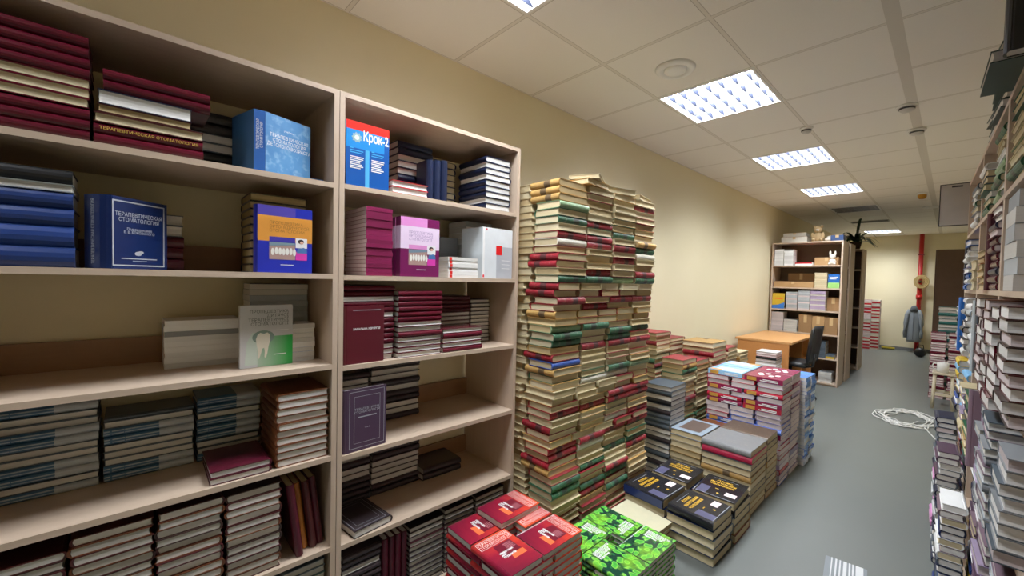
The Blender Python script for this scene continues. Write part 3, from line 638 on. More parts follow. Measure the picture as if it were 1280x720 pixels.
# ------------------------------------------------------------------ the tall tower of worn books
WH = 'worn_hardback'
ROWS = """tccc tccr tccc acc- cccc grcc ccgc rrct wrrg cccw Rcrc Rccc crcr ggaG Rcccc Rcccc rcrr crcc Tcccc ccccc agcc Gcgg gcgc crrr Rccc bccc Tccc ccga cwwc ccccc ccccc ccrr rrrr cccc Rccc ccwr ccccc rrrr rwcc Rccc Tcgg cgcr gccc gcrc cggc crcc ccgc cccc rccr cgcc cccc crcc cccc""".split()
CODE = dict(r='worn red', g='worn green', t='worn tan', b='worn blue', w='worn white', a='worn sage', G='worn green', R='worn red', T='worn tan')
TG = 'worn hardbacks stacked in the tall tower'
def tower():
    n = len(ROWS); x1 = .672; ya, yb = 1.50, 2.44
    th = [.0362+R(-.001, .001) for _ in range(n)]; s = 1.955/sum(th); th = [t*s for t in th]
    z = .0005
    cols = 'first second third fourth fifth'.split()
    for i in range(n):
        row = ROWS[n-1-i]; T = th[i]-.0005; m = len(row); dy = (yb-ya)/m
        rowname = nth(i, n)
        wob = .012*math.sin(i*.35)+R(-.004, .004)
        # lean like the real tower: the middle is set a little back
        xf = x1-.022*math.sin(PI*min(1, i/44))+.5*wob
        for k, c in enumerate(row):
            if c == '-': c = 'c'
            side = c in 'RT' or (c == 't' and k == 0)
            y = ya+dy*(k+.5)+R(-.002, .002)
            TT = T - R(0, .0015)
            if k == 0 and side:         # spine turned to the shelf end
                L, W, f = .205, dy-.012, 'l'
            elif m == 5: L, W, f = .205, dy-.012, random.choice('lL') if k else 'L'
            else:
                L, W, f = dy-.010-R(0, .008), .168, ('p' if c == 'c' or R(0, 1) < .0 else 's')
            cov = CODE.get(c) or random.choice(['worn red', 'worn tan', 'worn cream', 'worn cream', 'worn cream', 'worn cream', 'worn cream', 'worn tan', 'worn green', 'worn maroon'] if f == 'p' else ['worn red', 'worn cream', 'worn tan'])
            pg = random.choice(['old', 'old', 'cream', 'tan'])
            dep = W if f in 'sp' else L
            x = xf-dep/2+R(-.014, .010)
            look = '%s hardback, %s' % (cov, {'s': 'spine showing', 'p': 'page edges showing', 'l': 'spine toward bookcase', 'L': 'page end showing'}[f])
            lab = '%s, %s in %s column of the tall tower' % (look, rowname, cols[k])
            book(WH, round(W, 3), round(L/.004)*.004, round(TT/.001)*.001, lie(x, y, z, FACE[f]+R(-.022, .022)), CV[cov], PAGE[pg], lab, TG, True, random.choice([-.004, 0, 0, .004]))
            if k == 0:    # the second book behind it, seen at the tower end
                x2 = xf-dep-.020-.084; L = min(L, .22)
                book(WH, .16, round((L-.004)/.004)*.004, round(TT/.001)*.001, lie(x2, y, z, R(-.015, .015)), CV['worn cream'], PAGE[random.choice(['old', 'cream', 'tan'])], 'worn cream hardback at the tower end by the wall, %s' % rowname, TG)
        z += th[i]
    # loose uneven crown
    for (k, x, y, c, rz, T) in ((0, .60, 1.80, 'worn tan', .1, .03), (1, .55, 1.88, 'worn cream', .5, .022), (2, .59, 2.07, 'worn cream', -.25, .035), (3, .57, 2.33, 'worn cream', .2, .03)):
        if k == 1: zz = z+.0335
        else: zz = z+.0006
        if k == 1: x, y = .60, 1.81
        book(WH, .165, .215, T, lie(x, y, zz, rz), CV[c], PAGE['old'], 'worn %s book lying askew on top of the tower above the %s column' % (c.split()[1], ('second', 'second', 'third', 'fourth')[k] + (' (upper)' if k == 1 else '')), TG)
tower()

# ------------------------------------------------------------------ red textbooks in a pinwheel stack
GT = 'glossy_textbook'
def red_mat():
    n = NT('cover_red_gradient'); sx = n.n('ShaderNodeSeparateXYZ'); n.l(n.obj(), sx.inputs[0])
    f = n.math('ADD', n.math('MULTIPLY', sx.outputs[1], 3.4), n.math('MULTIPLY', sx.outputs[0], 2.0)); f = n.math('ADD', f, .5, True)
    g = n.noise(n.obj((1, 5, 1)), 8, 4); f = n.math('ADD', f, n.math('MULTIPLY', n.math('SUBTRACT', g, .5), .35), True)
    c = n.ramp(f, [(0, lin('#681029')), (.4, lin('#8e172e')), (.75, lin('#c03029')), (1, lin('#d84a28'))])
    return n.done(c, .25, .5)
CV['red gradient'] = red_mat()
RW, RL, RT = .171, .236, .0284
def red_book(x, y, z, rz, lab, deco=False):
    b = book(GT, RW, RL, RT, lie(x, y, z, rz), CV['red gradient'], PAGE['grey'], lab, 'red textbooks in the pinwheel stack')
    if deco:
        zf = RT+.0005
        patchq(b, 'picture_panel', [(-.03, -.025, .055, .05)], plain('dark_red_ink', '#6a1426', .3), zf)
        patchq(b, 'orange_panel', [[(-.005, -.055), (.06, -.055), (.06, -.027), (.0, -.027)]], plain('orange_red_ink', '#f2643a', .3), zf)
        letter(b, 'ТЕРАПЕВТИЧНА\nСТОМАТОЛОГІЯ', .0225, .0, .082, zf+.0004, plain('pink_white_ink', '#f2d8d4', .4), sx=.84)
        patchq(b, 'title_frame', frame_quads(-.078, .058, .078, .107, .0014), plain('pink_white_ink', '#f2d8d4', .4), zf+.0003)
        letter(b, 'підручник\nдля\nстудентів', .0135, -.036, -.014, zf+.0006, WINK, 'caption', align='LEFT', bold=.0006)
        for k in range(5): patchq(b, 'caption_line', [(.01, .035-.008*k, .05-.006*(k % 2), .0375-.008*k)], plain('rose_text', '#c8808a', .4), zf+.0006)
    return b
def pinwheel(z, flip, x0, y0, w, l, fn, who, deco):
    s = w+l+.006
    cx, cy = x0+s/2, y0+s/2
    q = [(w/2, l/2, 0, 'shelf side'), (s-l/2, w/2, 1, 'camera side'), (s-w/2, s-l/2, 2, 'aisle side'), (l/2, s-w/2, 3, 'far side')]
    for (a, b_, k, side) in q:
        if flip: a = s-a
        rz = {0: 0, 1: PI/2, 2: 0, 3: -PI/2}[k]
        fn(x0+a+R(-.001, .001), y0+b_+R(-.001, .001), z, rz if not deco else rz, who % side, deco)
z = .0005; nl = 13
for i in range(nl):
    top = i == nl-1
    pinwheel(z, (i % 2 == 1) and not top, .553, .968, RW, RL, red_book, 'red textbook on the %s of the red stack, layer ' % '%s' + nth(i, nl), top); z += RT+.0007
red_book(.645, 1.237, z+.0004, .03, 'red textbook lying alone on top of the red stack', True)

# ------------------------------------------------------------------ green microbe textbooks
def green_mat():
    n = NT('cover_green_microbes'); v = n.obj()
    vo = n.n('ShaderNodeTexVoronoi', feature='SMOOTH_F1'); vo.inputs['Scale'].default_value = 40; vo.inputs['Smoothness'].default_value = .1
    mp = n.n('ShaderNodeMapping'); mp.inputs['Scale'].default_value = (1, .62, .1); mp.inputs['Rotation'].default_value = (0, 0, .6); n.l(v, mp.inputs[0])
    wv = n.n('ShaderNodeVectorMath', operation='ADD'); nt = n.n('ShaderNodeTexNoise'); nt.inputs['Scale'].default_value = 12; n.l(mp.outputs[0], nt.inputs['Vector'])
    sc = n.n('ShaderNodeVectorMath', operation='SCALE'); sc.inputs['Scale'].default_value = .05; n.l(nt.outputs['Color'], sc.inputs[0]); n.l(mp.outputs[0], wv.inputs[0]); n.l(sc.outputs[0], wv.inputs[1]); n.l(wv.outputs[0], vo.inputs['Vector'])
    c = n.ramp(vo.outputs['Distance'], [(0, lin('#3a8f3a')), (.36, lin('#4bb53c')), (.46, lin('#8cd650')), (.51, lin('#2a7a3c')), (.6, lin('#133c2c'))])
    y = n.ramp(n.noise(v, 11, 4), [(.5, (0, 0, 0, 1)), (.64, (1, 1, 1, 1))]); c = n.mix(n.math('MULTIPLY', y, .5), c, lin('#8fd62e'))
    return n.done(c, .2, .5)
CV['microbe green'] = green_mat()
GW, GL, GTt = .172, .24, .0228
def green_book(x, y, z, rz, lab, deco=False):
    b = book(GT, GW, GL, GTt, lie(x, y, z, rz), CV['microbe green'], PAGE['grey'], lab, 'green textbooks in the pinwheel stack')
    if deco: letter(b, 'МІКРОБІОЛОГІЯ\nВІРУСОЛОГІЯ\nІМУНОЛОГІЯ\nпідручник', .0145, -.045, .068, GTt+.0006, WINK, align='LEFT', sx=.95, bold=.0006)
z = .0005
for i in range(9):
    pinwheel(z, (i % 2 == 1), .735, 1.448, GW, GL, green_book, 'green microbe textbook on the %s of the green stack, layer ' % '%s' + nth(i, 9), i == 8); z += GTt+.0007

# ------------------------------------------------------------------ loose cream book and its little pile
OH = 'old_hardback'
pile('low pile between green stack and atlases', OH, 1.02, 1.895, 2.075, 0, [('slate', 'p', .035, 'old'), ('worn maroon', 'p', .032, 'old'), ('navy', 'p', .034, 'old'), ('worn maroon', 'p', .03, 'old')], .25, look='old book', ang=.03)
def cream_cover():
    n = NT('faded_map_cover'); f = n.noise(n.obj(), 30, 6); g = n.noise(n.obj(), 5, 3)
    c = n.mix(f, lin('#c9c0a0'), lin('#aeb094')); c = n.mix(n.math('MULTIPLY', g, .5), c, lin('#d8cda6')); return n.done(c, .6)
b = book(OH, .185, .285, .03, Matrix.Translation((.885, 1.99, .137)) @ Matrix.Rotation(.02, 4, 'Y') @ Matrix.Rotation(-PI/2-.03, 4, 'Z'), cream_cover(), PAGE['tan'], 'faded cream book with mottled cover lying between green stack and black atlases', None)

# ------------------------------------------------------------------ black anatomy atlases
AT = 'anatomy_atlas'
CV['atlas black'] = cover_mat('atlas_black', '#1b1b20', .22); CV['atlas navy'] = cover_mat('atlas_navy', '#16244a', .25)
YINK = plain('yellow_ink', '#c99a1e', .4); PINKL = plain('pink_label', '#e6cfd2', .5); VIO = plain('violet_picture', '#4c4c6c', .35)
def atlas(x, y, z, rz, W, L, T, cov, lab, deco=True, pag='old'):
    b = book(AT, W, L, T, lie(x, y, z, rz), CV[cov], PAGE[pag], lab, 'atlases in the low stack')
    if deco:
        zf = T+.0005
        letter(b, 'Атлас\nанатомии\nчеловека', .03, .0, L*.2, zf, YINK, sx=1.05, bold=.001)
        patchq(b, 'volume_mark', [(-.02, -L*.12, .0, -L*.095), ellipse(.01, -L*.3, .007, .007)], YINK, zf)
        patchq(b, 'library_label', [(W*.5-.075, -L*.3, W*.5-.015, -L*.14)], PINKL, zf)
        patchq(b, 'cover_picture', [(-W/2+.02, -L*.5+.012, -W/2+.075, -L*.5+.11)], VIO, zf)
        patchq(b, 'title_rule', [(-W*.3, L*.4, W*.3, L*.406), (-W/2+.02, -L*.5+.01, W/2-.01, -L*.5+.0125)], SILV, zf)
    return b
# lower layers
lay = [[('worn tan', 'old'), ('slate', 'old'), ('worn tan', 'tan'), ('worn maroon', 'old')], [('slate', 'old'), ('atlas navy', 'old'), ('worn maroon', 'old'), ('worn tan', 'old')], [('worn tan', 'old'), ('slate', 'cream'), ('atlas black', 'old'), ('slate', 'old')], [('atlas navy', 'old'), ('atlas navy', 'old'), ('atlas navy', 'old'), ('atlas black', 'old')]]
spots = [(.838, 2.235, 'front inner'), (1.108, 2.235, 'front aisle'), (.838, 2.52, 'rear inner'), (1.108, 2.52, 'rear aisle')]
z = .0005
for i, l in enumerate(lay):
    T = .0465
    for (cv, pg), (x, y, w) in zip(l, spots):
        book(OH, .25, .258, T, lie(x+R(-.006, .006), y+R(-.004, .004), z, random.choice((PI/2, -PI/2, -PI/2))+R(-.02, .02)), CV[cv], PAGE[pg], '%s large old volume, %s pile under the black atlases, %s' % (cv, w, ('lowest', 'second up', 'third up', 'fourth up')[i]), 'volumes under the atlases')
    z += T+.0006
atlas(.835, 2.235, z, PI/2-.05, .25, .262, .05, 'atlas black', 'black anatomy atlas with navy spine, raised one at the camera side'); 
for o in [o for o in COL.objects if 'raised one at the camera side' in o.get('label', '')]:
    boxes('spine_strip', [(-.1305, -.129, .003, -.1298, .129, .047)], plain('navy_cloth', '#182a5c', .3), o)
atlas(.838, 2.525, z, .03, .238, .268, .05, 'atlas black', 'black anatomy atlas beside the worn tower, behind the navy spined one')
atlas(1.112, 2.225, z, PI/2-.03, .238, .25, .045, 'atlas black', 'black anatomy atlas at the aisle corner with bent glossy edge')
atlas(1.112, 2.51, z, .05, .24, .275, .045, 'atlas black', 'black anatomy atlas at the aisle side, next to the grey volumes')

# ------------------------------------------------------------------ large old grey volumes
cm('blue-grey board', '#93a3b4', worn=.2); cm('grey board', '#7d7f82', worn=.3, rough=.3); cm('brown board', '#5c4a3c', worn=.3, rough=.35); cm('raspberry', '#c41e48', rough=.4)
def bigpile(w, x0, x1, y0, y1, rows, name=OH, z0=0):
    return pile(w, name, x1, y0, y1, z0, rows, x1-x0, look='large volume', ang=.012, group='large old volumes beside the atlases')
def T_(n, tot): return tot/n-.0005
t = T_(10, .412)
o, _ = bigpile('inner grey pile', .655, .882, 2.765, 3.09, [('worn cream', 'l', t, 'old'), ('worn tan', 'L', t, 'old'), ('slate', 'l', t, 'old'), ('worn tan', 'L', t, 'old'), ('worn cream', 'L', t, 'old'), ('brown board', 'L', t, 'old'), ('worn tan', 'L', t, 'tan'), ('worn cream', 'L', t, 'cream'), ('grey board', 'L', t, 'old'), ('blue-grey board', 'L', t, 'old')])
patchq(o[-1], 'brown_picture', [(-.12, -.075, .11, .075)], plain('brown_picture', '#5a4a42', .4), t+.0006)
o, _ = bigpile('aisle grey pile', .893, 1.207, 2.74, 3.05, [('brown board', 'L', t, 'old'), ('worn tan', 'l', t, 'old'), ('worn cream', 'L', t, 'old'), ('slate', 'L', t, 'old'), ('worn cream', 'L', t, 'cream'), ('worn tan', 'l', t, 'old'), ('brown board', 'L', t, 'old'), ('slate', 'L', t, 'cream'), ('raspberry', 'l', t, 'old'), ('grey board', 'l', t, 'old')])
o, _ = bigpile('rear grey pile', .893, 1.205, 3.065, 3.30, [('worn tan', 'L', t, 'old'), ('brown board', 'l', t, 'old'), ('worn tan', 'L', t, 'cream'), ('slate', 'l', t, 'old'), ('worn cream', 'L', t, 'old'), ('worn tan', 'l', t, 'old'), ('brown board', 'l', t, 'old'), ('worn cream', 'L', t, 'old'), ('brown board', 'L', t, 'old'), ('brown board', 'l', t, 'old')])
pile('small rear pile beside the colourful stack', OH, .88, 3.1, 3.31, 0, [('rust', 'l', .04, 'old')]*9, .2, look='old book')

# ------------------------------------------------------------------ colourful glossy textbooks
cm('periwinkle', '#5b74c4', rough=.25); cm('crimson', '#b01c34', rough=.25); cm('wine', '#8a2048', rough=.25); cm('lilac', '#a695b4', rough=.25); cm('ice blue', '#8fc0e6', rough=.22); cm('royal blue', '#2f64c0', rough=.25)
def colour_stack():
    x0, x1, y0, y1 = .668, 1.22, 3.33, 3.83
    n = 21; T = .0364; z = .0005
    for i in range(n):
        k = n-1-i
        spines = k in (0, 3, 5, 6, 10, 11, 17)
        nc = 2 if spines else 3
        W = (x1-x0)/nc
        for c in range(nc):
            for r in range(2):
                f = ('l' if spines else random.choice('sppppppp'))
                if r: f = {'l': 'L', 's': 's', 'p': 'p'}[f]
                if k == 0: cov = ('ice blue', 'wine')[c] if not r else ('ice blue', 'wine')[c]
                elif spines: cov = random.choice(['crimson', 'wine', 'periwinkle']) if k < 7 else random.choice(['periwinkle', 'lilac', 'periwinkle', 'wine'])
                else: cov = random.choice(['lilac', 'lilac', 'wine', 'lilac', 'periwinkle', 'crimson'])
                x = x0+W*(c+.5)+R(-.004, .004); y = (3.455 if not r else 3.71)+R(-.004, .004)
                L = W-.016
                ww, ll = (.238, L) if spines else (L, .238)
                lab = '%s glossy textbook, %s, %s row %s column of the colourful stack' % (cov, nth(i, n), ('front', 'rear')[r], ('inner', 'aisle')[c] if nc == 2 else ('inner', 'middle', 'aisle')[c])
                b = book(GT, ww, ll, T-.0008, lie(x, y, z, FACE[f]+R(-.015, .015)), CV[cov], PAGE['pale'], lab, 'textbooks in the colourful stack', random.random() < .5)
                if spines and not r:
                    o = boxes('spine_label', [(-ww/2-.0052, -ll/2+.03, .008, -ww/2-.0049, ll/2-.11, .014), (-ww/2-.0052, -ll/2+.03, .018, -ww/2-.0049, ll/2-.13, .024)], WINK, b)
                    boxes('spine_block', [(-ww/2-.0052, ll/2-.085, .004, -ww/2-.0049, ll/2-.02, T-.006)], plain('ochre_ink', '#c08a3a', .4), b)
                if k == 0:
                    if c == 1: patchq(b, 'cover_picture', [ellipse(.01+.04*math.cos(a), .03*math.sin(a)*2, .03, .018, 10) for a in (.2, 1.3, 2.4, 3.6, 4.9)], plain('blossom', '#e6d8d4', .4), T)
                    else: patchq(b, 'cover_picture', [(-ww/2+.01, -ll/2+.01, ww/2-.08, ll/2-.04)], plain('pale_sky', '#b9d2ee', .3), T); patchq(b, 'cover_band', [(-ww/2+.004, ll/2-.1, -ww/2+.05, ll/2-.01)], plain('ochre_ink', '#c08a3a'), T+.0005)
        z += T
colour_stack()
def blue_stack():
    n = 26; T = .0272; z = .0005; cm('sky pattern', '#3f7fd0', rough=.3); cm('white pattern', '#c9d6ea', rough=.3)
    for i in range(n):
        for c in range(2):
            cov = random.choice(['sky pattern', 'white pattern', 'royal blue', 'sky pattern'])
            book(GT, .2, .14, T-.0008, lie(1.15+R(-.008, .008), 3.93+.152*c+R(-.003, .003), z, (PI if random.random() < .8 else 0)+R(-.03, .03)), CV[cov], PAGE['white'], '%s softcover, %s in the %s column of the blue stack' % (cov.replace('pattern', 'patterned'), nth(i, n), ('nearer', 'farther')[c]), 'textbooks in the blue stack', False)
        z += T
blue_stack()

# ------------------------------------------------------------------ dark stack by the tower and black bag
pile('dark stack wedged behind the tower', OH, .655, 2.76, 3.0, .0, [(random.choice(['black', 'near black', 'slate']), random.choice('lL'), .0345, 'grey') for k in range(20)], .215, look='textbook', ang=.02)

# ------------------------------------------------------------------ old red and cream stacks along the wall
def oldpile(w, x0, x1, y0, y1, ht, cols, T=.0385, top=None):
    rows = []; n = int(ht/T)
    for k in range(n):
        c = random.choice(cols); rows.append((c, random.choice('llLLsp'), T-.0005, random.choice(['old', 'cream', 'tan'])))
    if top: rows[-1] = top
    return pile(w, OH, x1, y0, y1, 0, rows, x1-x0, group='old hardbacks stacked along the wall', look='hardback', ang=.03, jit=.008)
RC = ['worn red', 'worn cream', 'worn cream', 'worn tan', 'worn maroon', 'worn green']
oldpile('red topped pile behind the tower', .40, .585, 3.08, 3.32, .85, RC, top=('worn red', 'L', .038, 'old'))
oldpile('pile behind red topped one', .40, .585, 3.345, 3.58, .82, RC, top=('worn red', 'L', .038, 'old'))
oldpile('tan topped pile by the wall', .32, .60, 3.62, 3.93, .94, ['worn red', 'worn cream', 'worn red'], top=('worn tan', 'L', .045, 'cream'))
oldpile('tallest red pile by wall', .05, .33, 3.12, 3.36, 1.06, RC, top=('worn red', 'L', .03, 'old'))
oldpile('second tall red pile by wall', .06, .30, 3.42, 3.7, .99, ['worn red', 'worn maroon', 'worn cream'], top=('worn red', 'L', .03, 'old'))
oldpile('red spined pile past the tan one', .38, .58, 4.02, 4.26, .86, ['worn red', 'worn red', 'worn cream'])
oldpile('cream pile past the red spined', .36, .58, 4.34, 4.58, .80, ['worn cream', 'worn tan', 'worn green'])
oldpile('wall pile before the desk', .08, .32, 4.1, 4.36, .84, RC)
pile('white and red pile before the desk', OH, .64, 5.32, 5.56, 0, [(random.choice(['crimson', 'white', 'white', 'crimson', 'black']), random.choice('lL'), .0285, 'pale') for k in range(23)], .22, look='textbook', ang=.02)

# ------------------------------------------------------------------ desk and chair
DW = wood_mat('beech_laminate', '#d09a62', '#bf8850', 'Y'); DW2 = wood_mat('beech_panel', '#c8864c', '#b5763e', 'Y')
t = thing('desk', 'light brown wooden desk before the far bookcase', 'desk', (.05, 5.7, 0))
boxes('tabletop', [(0, 0, .728, .65, 1.2, .755)], DW, t, .003)
boxes('end_panel', [(.03, .01, 0, .62, .03, .7275)], DW2, t); boxes('end_panel', [(.03, 1.17, 0, .62, 1.19, .7275)], DW2, t)
boxes('back_panel', [(.06, .031, .25, .075, 1.169, .7275)], DW2, t); boxes('shelf', [(.076, .75, .45, .6, 1.168, .468)], DW2, t); boxes('divider', [(.076, .73, .02, .6, .7495, .7275)], DW2, t)
PL = plain('black_plastic', '#1c1d20', .4)
t = thing('office_chair', 'black office chair pulled up to the wooden desk', 'chair', (.60, 6.09, 0), math.radians(86))
def cushion(nm, sx, sy, sz, mat, loc, rx=0, curve=0):
    bm = bmesh.new(); nx, ny = 10, 10; vs = {}
    for side in (0, 1):
        for i in range(nx+1):
            for j in range(ny+1):
                u, v = i/nx*2-1, j/ny*2-1; k = (1-abs(u)**6)*(1-abs(v)**6)
                z_ = (sz/2)*(k**.4 if k > 0 else 0)*(1 if side else -1)
                vs[side, i, j] = bm.verts.new((u*sx/2*(1-.08*abs(v)**3), v*sy/2, z_+curve*u*u))
    for side in (0, 1):
        for i in range(nx):
            for j in range(ny): bm.faces.new([vs[side, a, b] for a, b in ((i, j), (i+1, j), (i+1, j+1), (i, j+1))])
    bmesh.ops.remove_doubles(bm, verts=bm.verts[:], dist=1e-5)
    o = bobj(nm, bm, mat, t, True); o.location = loc; o.rotation_euler = (rx, 0, 0); return o
cushion('seat', .44, .44, .07, PL, (0, 0, .46), 0, .01); cushion('backrest', .42, .46, .05, PL, (0, -.235, .72), math.radians(97), .04)
bm = bmesh.new(); tube(bm, [(0, -.02, .425), (0, -.16, .42), (0, -.25, .45), (0, -.272, .6)], .016); bobj('back_stem', bm, PL, t, True)
bm = bmesh.new(); tube(bm, [(0, 0, .43), (0, 0, .09)], .025, 12); bobj('gas_column', bm, plain('chrome', '#888888', .25, metal=.9), t, True)
for k in range(5):
    a = 2*PI*k/5; bm = bmesh.new(); tube(bm, [(0.02*math.cos(a), .02*math.sin(a), .1), (.27*math.cos(a), .27*math.sin(a), .075)], [.022, .014]); l = bobj('base_leg', bm, PL, t, True)
    c = lathe('caster', [(0, -.014), (.02, -.014), (.028, -.009), (.028, .009), (.02, .014), (0, .014)], PL, l, 16); c.location = (.27*math.cos(a), .27*math.sin(a), .03); c.rotation_euler = (PI/2, 0, a)

# ------------------------------------------------------------------ far bookcases (stand across the room)
FT = [.045, .40, .745, 1.085, 1.42, 1.753]
rotf = lambda y, w=.9: Matrix.Translation((.93-.0, y+.42, 0)) @ Matrix.Rotation(-PI/2, 4, 'Z') @ Matrix.Translation((0, -w, 0))
# local x (depth, front) -> world -y ; local y -> world +x
bookcase('far wooden bookcase facing the room behind the desk', rotf(7.2), .9, .42, 2.105, FT, rail=False, backs=True)
bookcase('wooden bookcase directly behind the far one, seen end on', rotf(7.78), .9, .40, 2.105, FT, rail=False, backs=True)
bookcase('last wooden bookcase under the potted plant, seen end on', rotf(9.0), .9, .42, 2.105, FT, rail=False, backs=True)
FB = 'paperback_book'
def farpile(w, x0, x1, z0, rows, yf=7.22, dep=.22, hard=False, pages='white'):
    """pile in the far bookcase: front at y = yf facing -y"""
    z = z0+.0005; n = len(rows)
    for i, r in enumerate(rows):
        c, T = r[:2]; f = r[2] if len(r) > 2 else 'l'
        book(FB, dep, x1-x0-.004, T-.0006, lie((x0+x1)/2+R(-.002, .002), yf+dep/2+R(-.003, .003), z, FACE[f]+R(-.01, .01)), CV[c], PAGE[r[3] if len(r) > 3 else pages], '%s book, %s of %s' % (c, nth(i, n), w) if n > 1 else '%s book, %s' % (c, w), 'books in the far bookcase', hard); z += T
    return z
farpile('first white stack on its top shelf', .06, .185, FT[5], [('white', .025)]*10); farpile('second white stack on its top shelf', .19, .315, FT[5], [('white', .025)]*9 + [('grey', .02)])
farpile('flat pair on the top shelf of far bookcase', .34, .56, FT[5], [('white', .025), ('red', .02)]); 
farpile('first stack on the middle shelf', .24, .39, FT[3], [('pale grey', .024, 'l' if k % 3 else 'L', 'pale') for k in range(11)]); farpile('second stack on the middle shelf', .40, .55, FT[3], [('pale grey', .024, 'l' if k % 4 else 'L', 'pale') for k in range(12)]); farpile('third stack on the middle shelf', .555, .745, FT[3], [('lilac', .024, 'l' if k % 3 else 'L', 'grey') for k in range(12)])
farpile('first stack on the fourth shelf of far bookcase', .05, .215, FT[2], [('pale grey', .026, 'L', 'pale') for k in range(11)]); farpile('second stack on the fourth shelf of far bookcase', .22, .40, FT[2], [('grey', .026, 'L', 'grey') for k in range(7)])
farpile('tan files on the second shelf', .60, .755, FT[4], [('tan', .028, 'L', 'cream') for k in range(8)])
farpile('grey stack on the fifth shelf', .64, .77, FT[1], [('slate', .03, 'l', 'grey') for k in range(8)])
farpile('pale stack at the bottom', .70, .86, FT[0], [('pale grey', .03, 'L', 'grey') for k in range(5)])
farpile('blue pair beside them', .775, .88, FT[1], [('yellow', .03), ('slate', .03)])
def facing(kind, x, z, W, L, T, cov, label, yf=7.215, lean=.06):
    return stand_book(kind, W, L, T, x, yf, z+.002, (1, 0), cov, PAGE['white'], label, 'books in the far bookcase', False, lean)
b = facing(FB, .765, FT[4], .135, .2, .01, CV['bright blue'], 'blue and green cover facing out on the far bookcase second shelf'); patchq(b, 'cover_print', [(-.0675, -.1, .0675, -.02)], plain('lime', '#8fc46a'), .0104); patchq(b, 'text_line', [(-.05, .05, .05, .06), (-.05, .03, .03, .038)], WINK, .0108)
b = facing(FB, .05, FT[3], .17, .235, .01, CV['yellow'], 'yellow and blue cover facing out on the far bookcase middle shelf'); patchq(b, 'cover_print', [[(-.085, -.1175), (.085, -.1175), (.085, -.02), (.0, -.06), (-.085, -.07)]], plain('azure', '#2a6ac0'), .0104); patchq(b, 'text_line', [(-.05, .03, .06, .045)], plain('red_ink', '#e0261c'), .0108)
CARD = plain('cardboard', '#b08a5c', .7); CARD2 = plain('cardboard_dark', '#93704a', .7)
def carton(label, x0, x1, y0, y1, z0, z1, mat=CARD, name='cardboard_box'):
    t = thing(name, label, 'box', ((x0+x1)/2, (y0+y1)/2, z0+.0006)); a, b_, h = (x1-x0)/2, (y1-y0)/2, z1-z0
    boxes('body', [(-a, -b_, 0, a, b_, h-.004)], mat, t, .002); boxes('lid_flap', [(-a, -b_, h-.0036, a, -.002, h)], CARD2, t); boxes('lid_flap', [(-a, .002, h-.0036, a, b_, h)], CARD2, t)
    boxes('tape', [(-.02, -b_-.0008, h*.55, .02, -b_-.0002, h-.004)], plain('tape', '#c8a878', .3), t); return t
carton('long low beige carton on the far bookcase second shelf', .06, .585, 7.23, 7.45, FT[4], FT[4]+.09); carton('beige carton on top shelf behind the small toy', .57, .86, 7.32, 7.5, FT[5], FT[5]+.12)
carton('brown carton on the fourth shelf beside grey stack', .42, .585, 7.23, 7.5, FT[2], FT[2]+.27, CARD2); carton('middle brown carton on the far bookcase fourth shelf', .59, .74, 7.23, 7.5, FT[2], FT[2]+.26); carton('last brown carton on the far bookcase fourth shelf', .745, .9, 7.23, 7.5, FT[2], FT[2]+.25, CARD2)
carton('brown carton at the end of the middle shelf', .75, .9, 7.3, 7.5, FT[3], FT[3]+.2, CARD2)
carton('dark carton at the back of the second shelf', .2, .55, 7.46, 7.6, FT[4], FT[4]+.22, CARD2)
carton('white flat box on top of the far bookcase', .14, .48, 7.24, 7.52, 2.106, 2.19, plain('white_card', '#d2cec4', .6)); carton('upper white box on top of the far bookcase', .16, .46, 7.25, 7.5, 2.1915, 2.25, plain('white_card2', '#c2bdb2', .6))
carton('blue tin on top of the far bookcase', .77, .92, 7.24, 7.4, 2.106, 2.19, plain('tin_blue', '#28406e', .35), 'storage_tin')
def blob(parts, t, mat, nm):
    bm = bmesh.new()
    for (x, y, z, a, b_, c) in parts:
        mm = bmesh.ops.create_uvsphere(bm, u_segments=14, v_segments=9, radius=1)
        bmesh.ops.transform(bm, matrix=Matrix.Translation((x, y, z)) @ Matrix.Diagonal((a, b_, c, 1)), verts=mm['verts'])
    return bobj(nm, bm, mat, t, True)
t = thing('plush_toy', 'small tan plush toy sitting on top of the far bookcase', 'toy', (.6, 7.32, 2.107)); PT = plain('plush_tan', '#b59a72', .9); PW = plain('plush_white', '#d8d0c4', .9)
blob([(0, 0, .075, .065, .055, .075), (-.05, -.04, .03, .025, .05, .026), (.05, -.04, .03, .025, .05, .026), (-.065, -.02, .09, .02, .03, .05), (.065, -.02, .09, .02, .03, .05)], t, PT, 'body'); h = blob([(0, -.01, .18, .055, .05, .05)], t, PT, 'head'); blob([(-.045, 0, .225, .02, .012, .022), (.045, 0, .225, .02, .012, .022)], h, PT, 'ear'); blob([(0, -.052, .17, .024, .02, .018)], h, PW, 'muzzle')
t = thing('paper_bag', 'crumpled white bag beside the plush toy on top', 'bag', (.73, 7.32, 2.107)); blob([(0, 0, .03, .045, .05, .03), (.01, 0, .05, .03, .03, .03)], t, PW, 'body')
t = thing('plush_toy', 'small white plush toy on the top shelf of the far bookcase', 'toy', (.80, 7.26, FT[5]+.001)); blob([(0, 0, .05, .045, .04, .05), (-.03, -.03, .02, .018, .035, .018), (.03, -.03, .02, .018, .035, .018)], t, PW, 'body'); h = blob([(0, -.005, .125, .038, .036, .036)], t, PW, 'head'); blob([(-.03, 0, .175, .013, .01, .035), (.03, 0, .175, .013, .01, .035)], h, PW, 'ear')
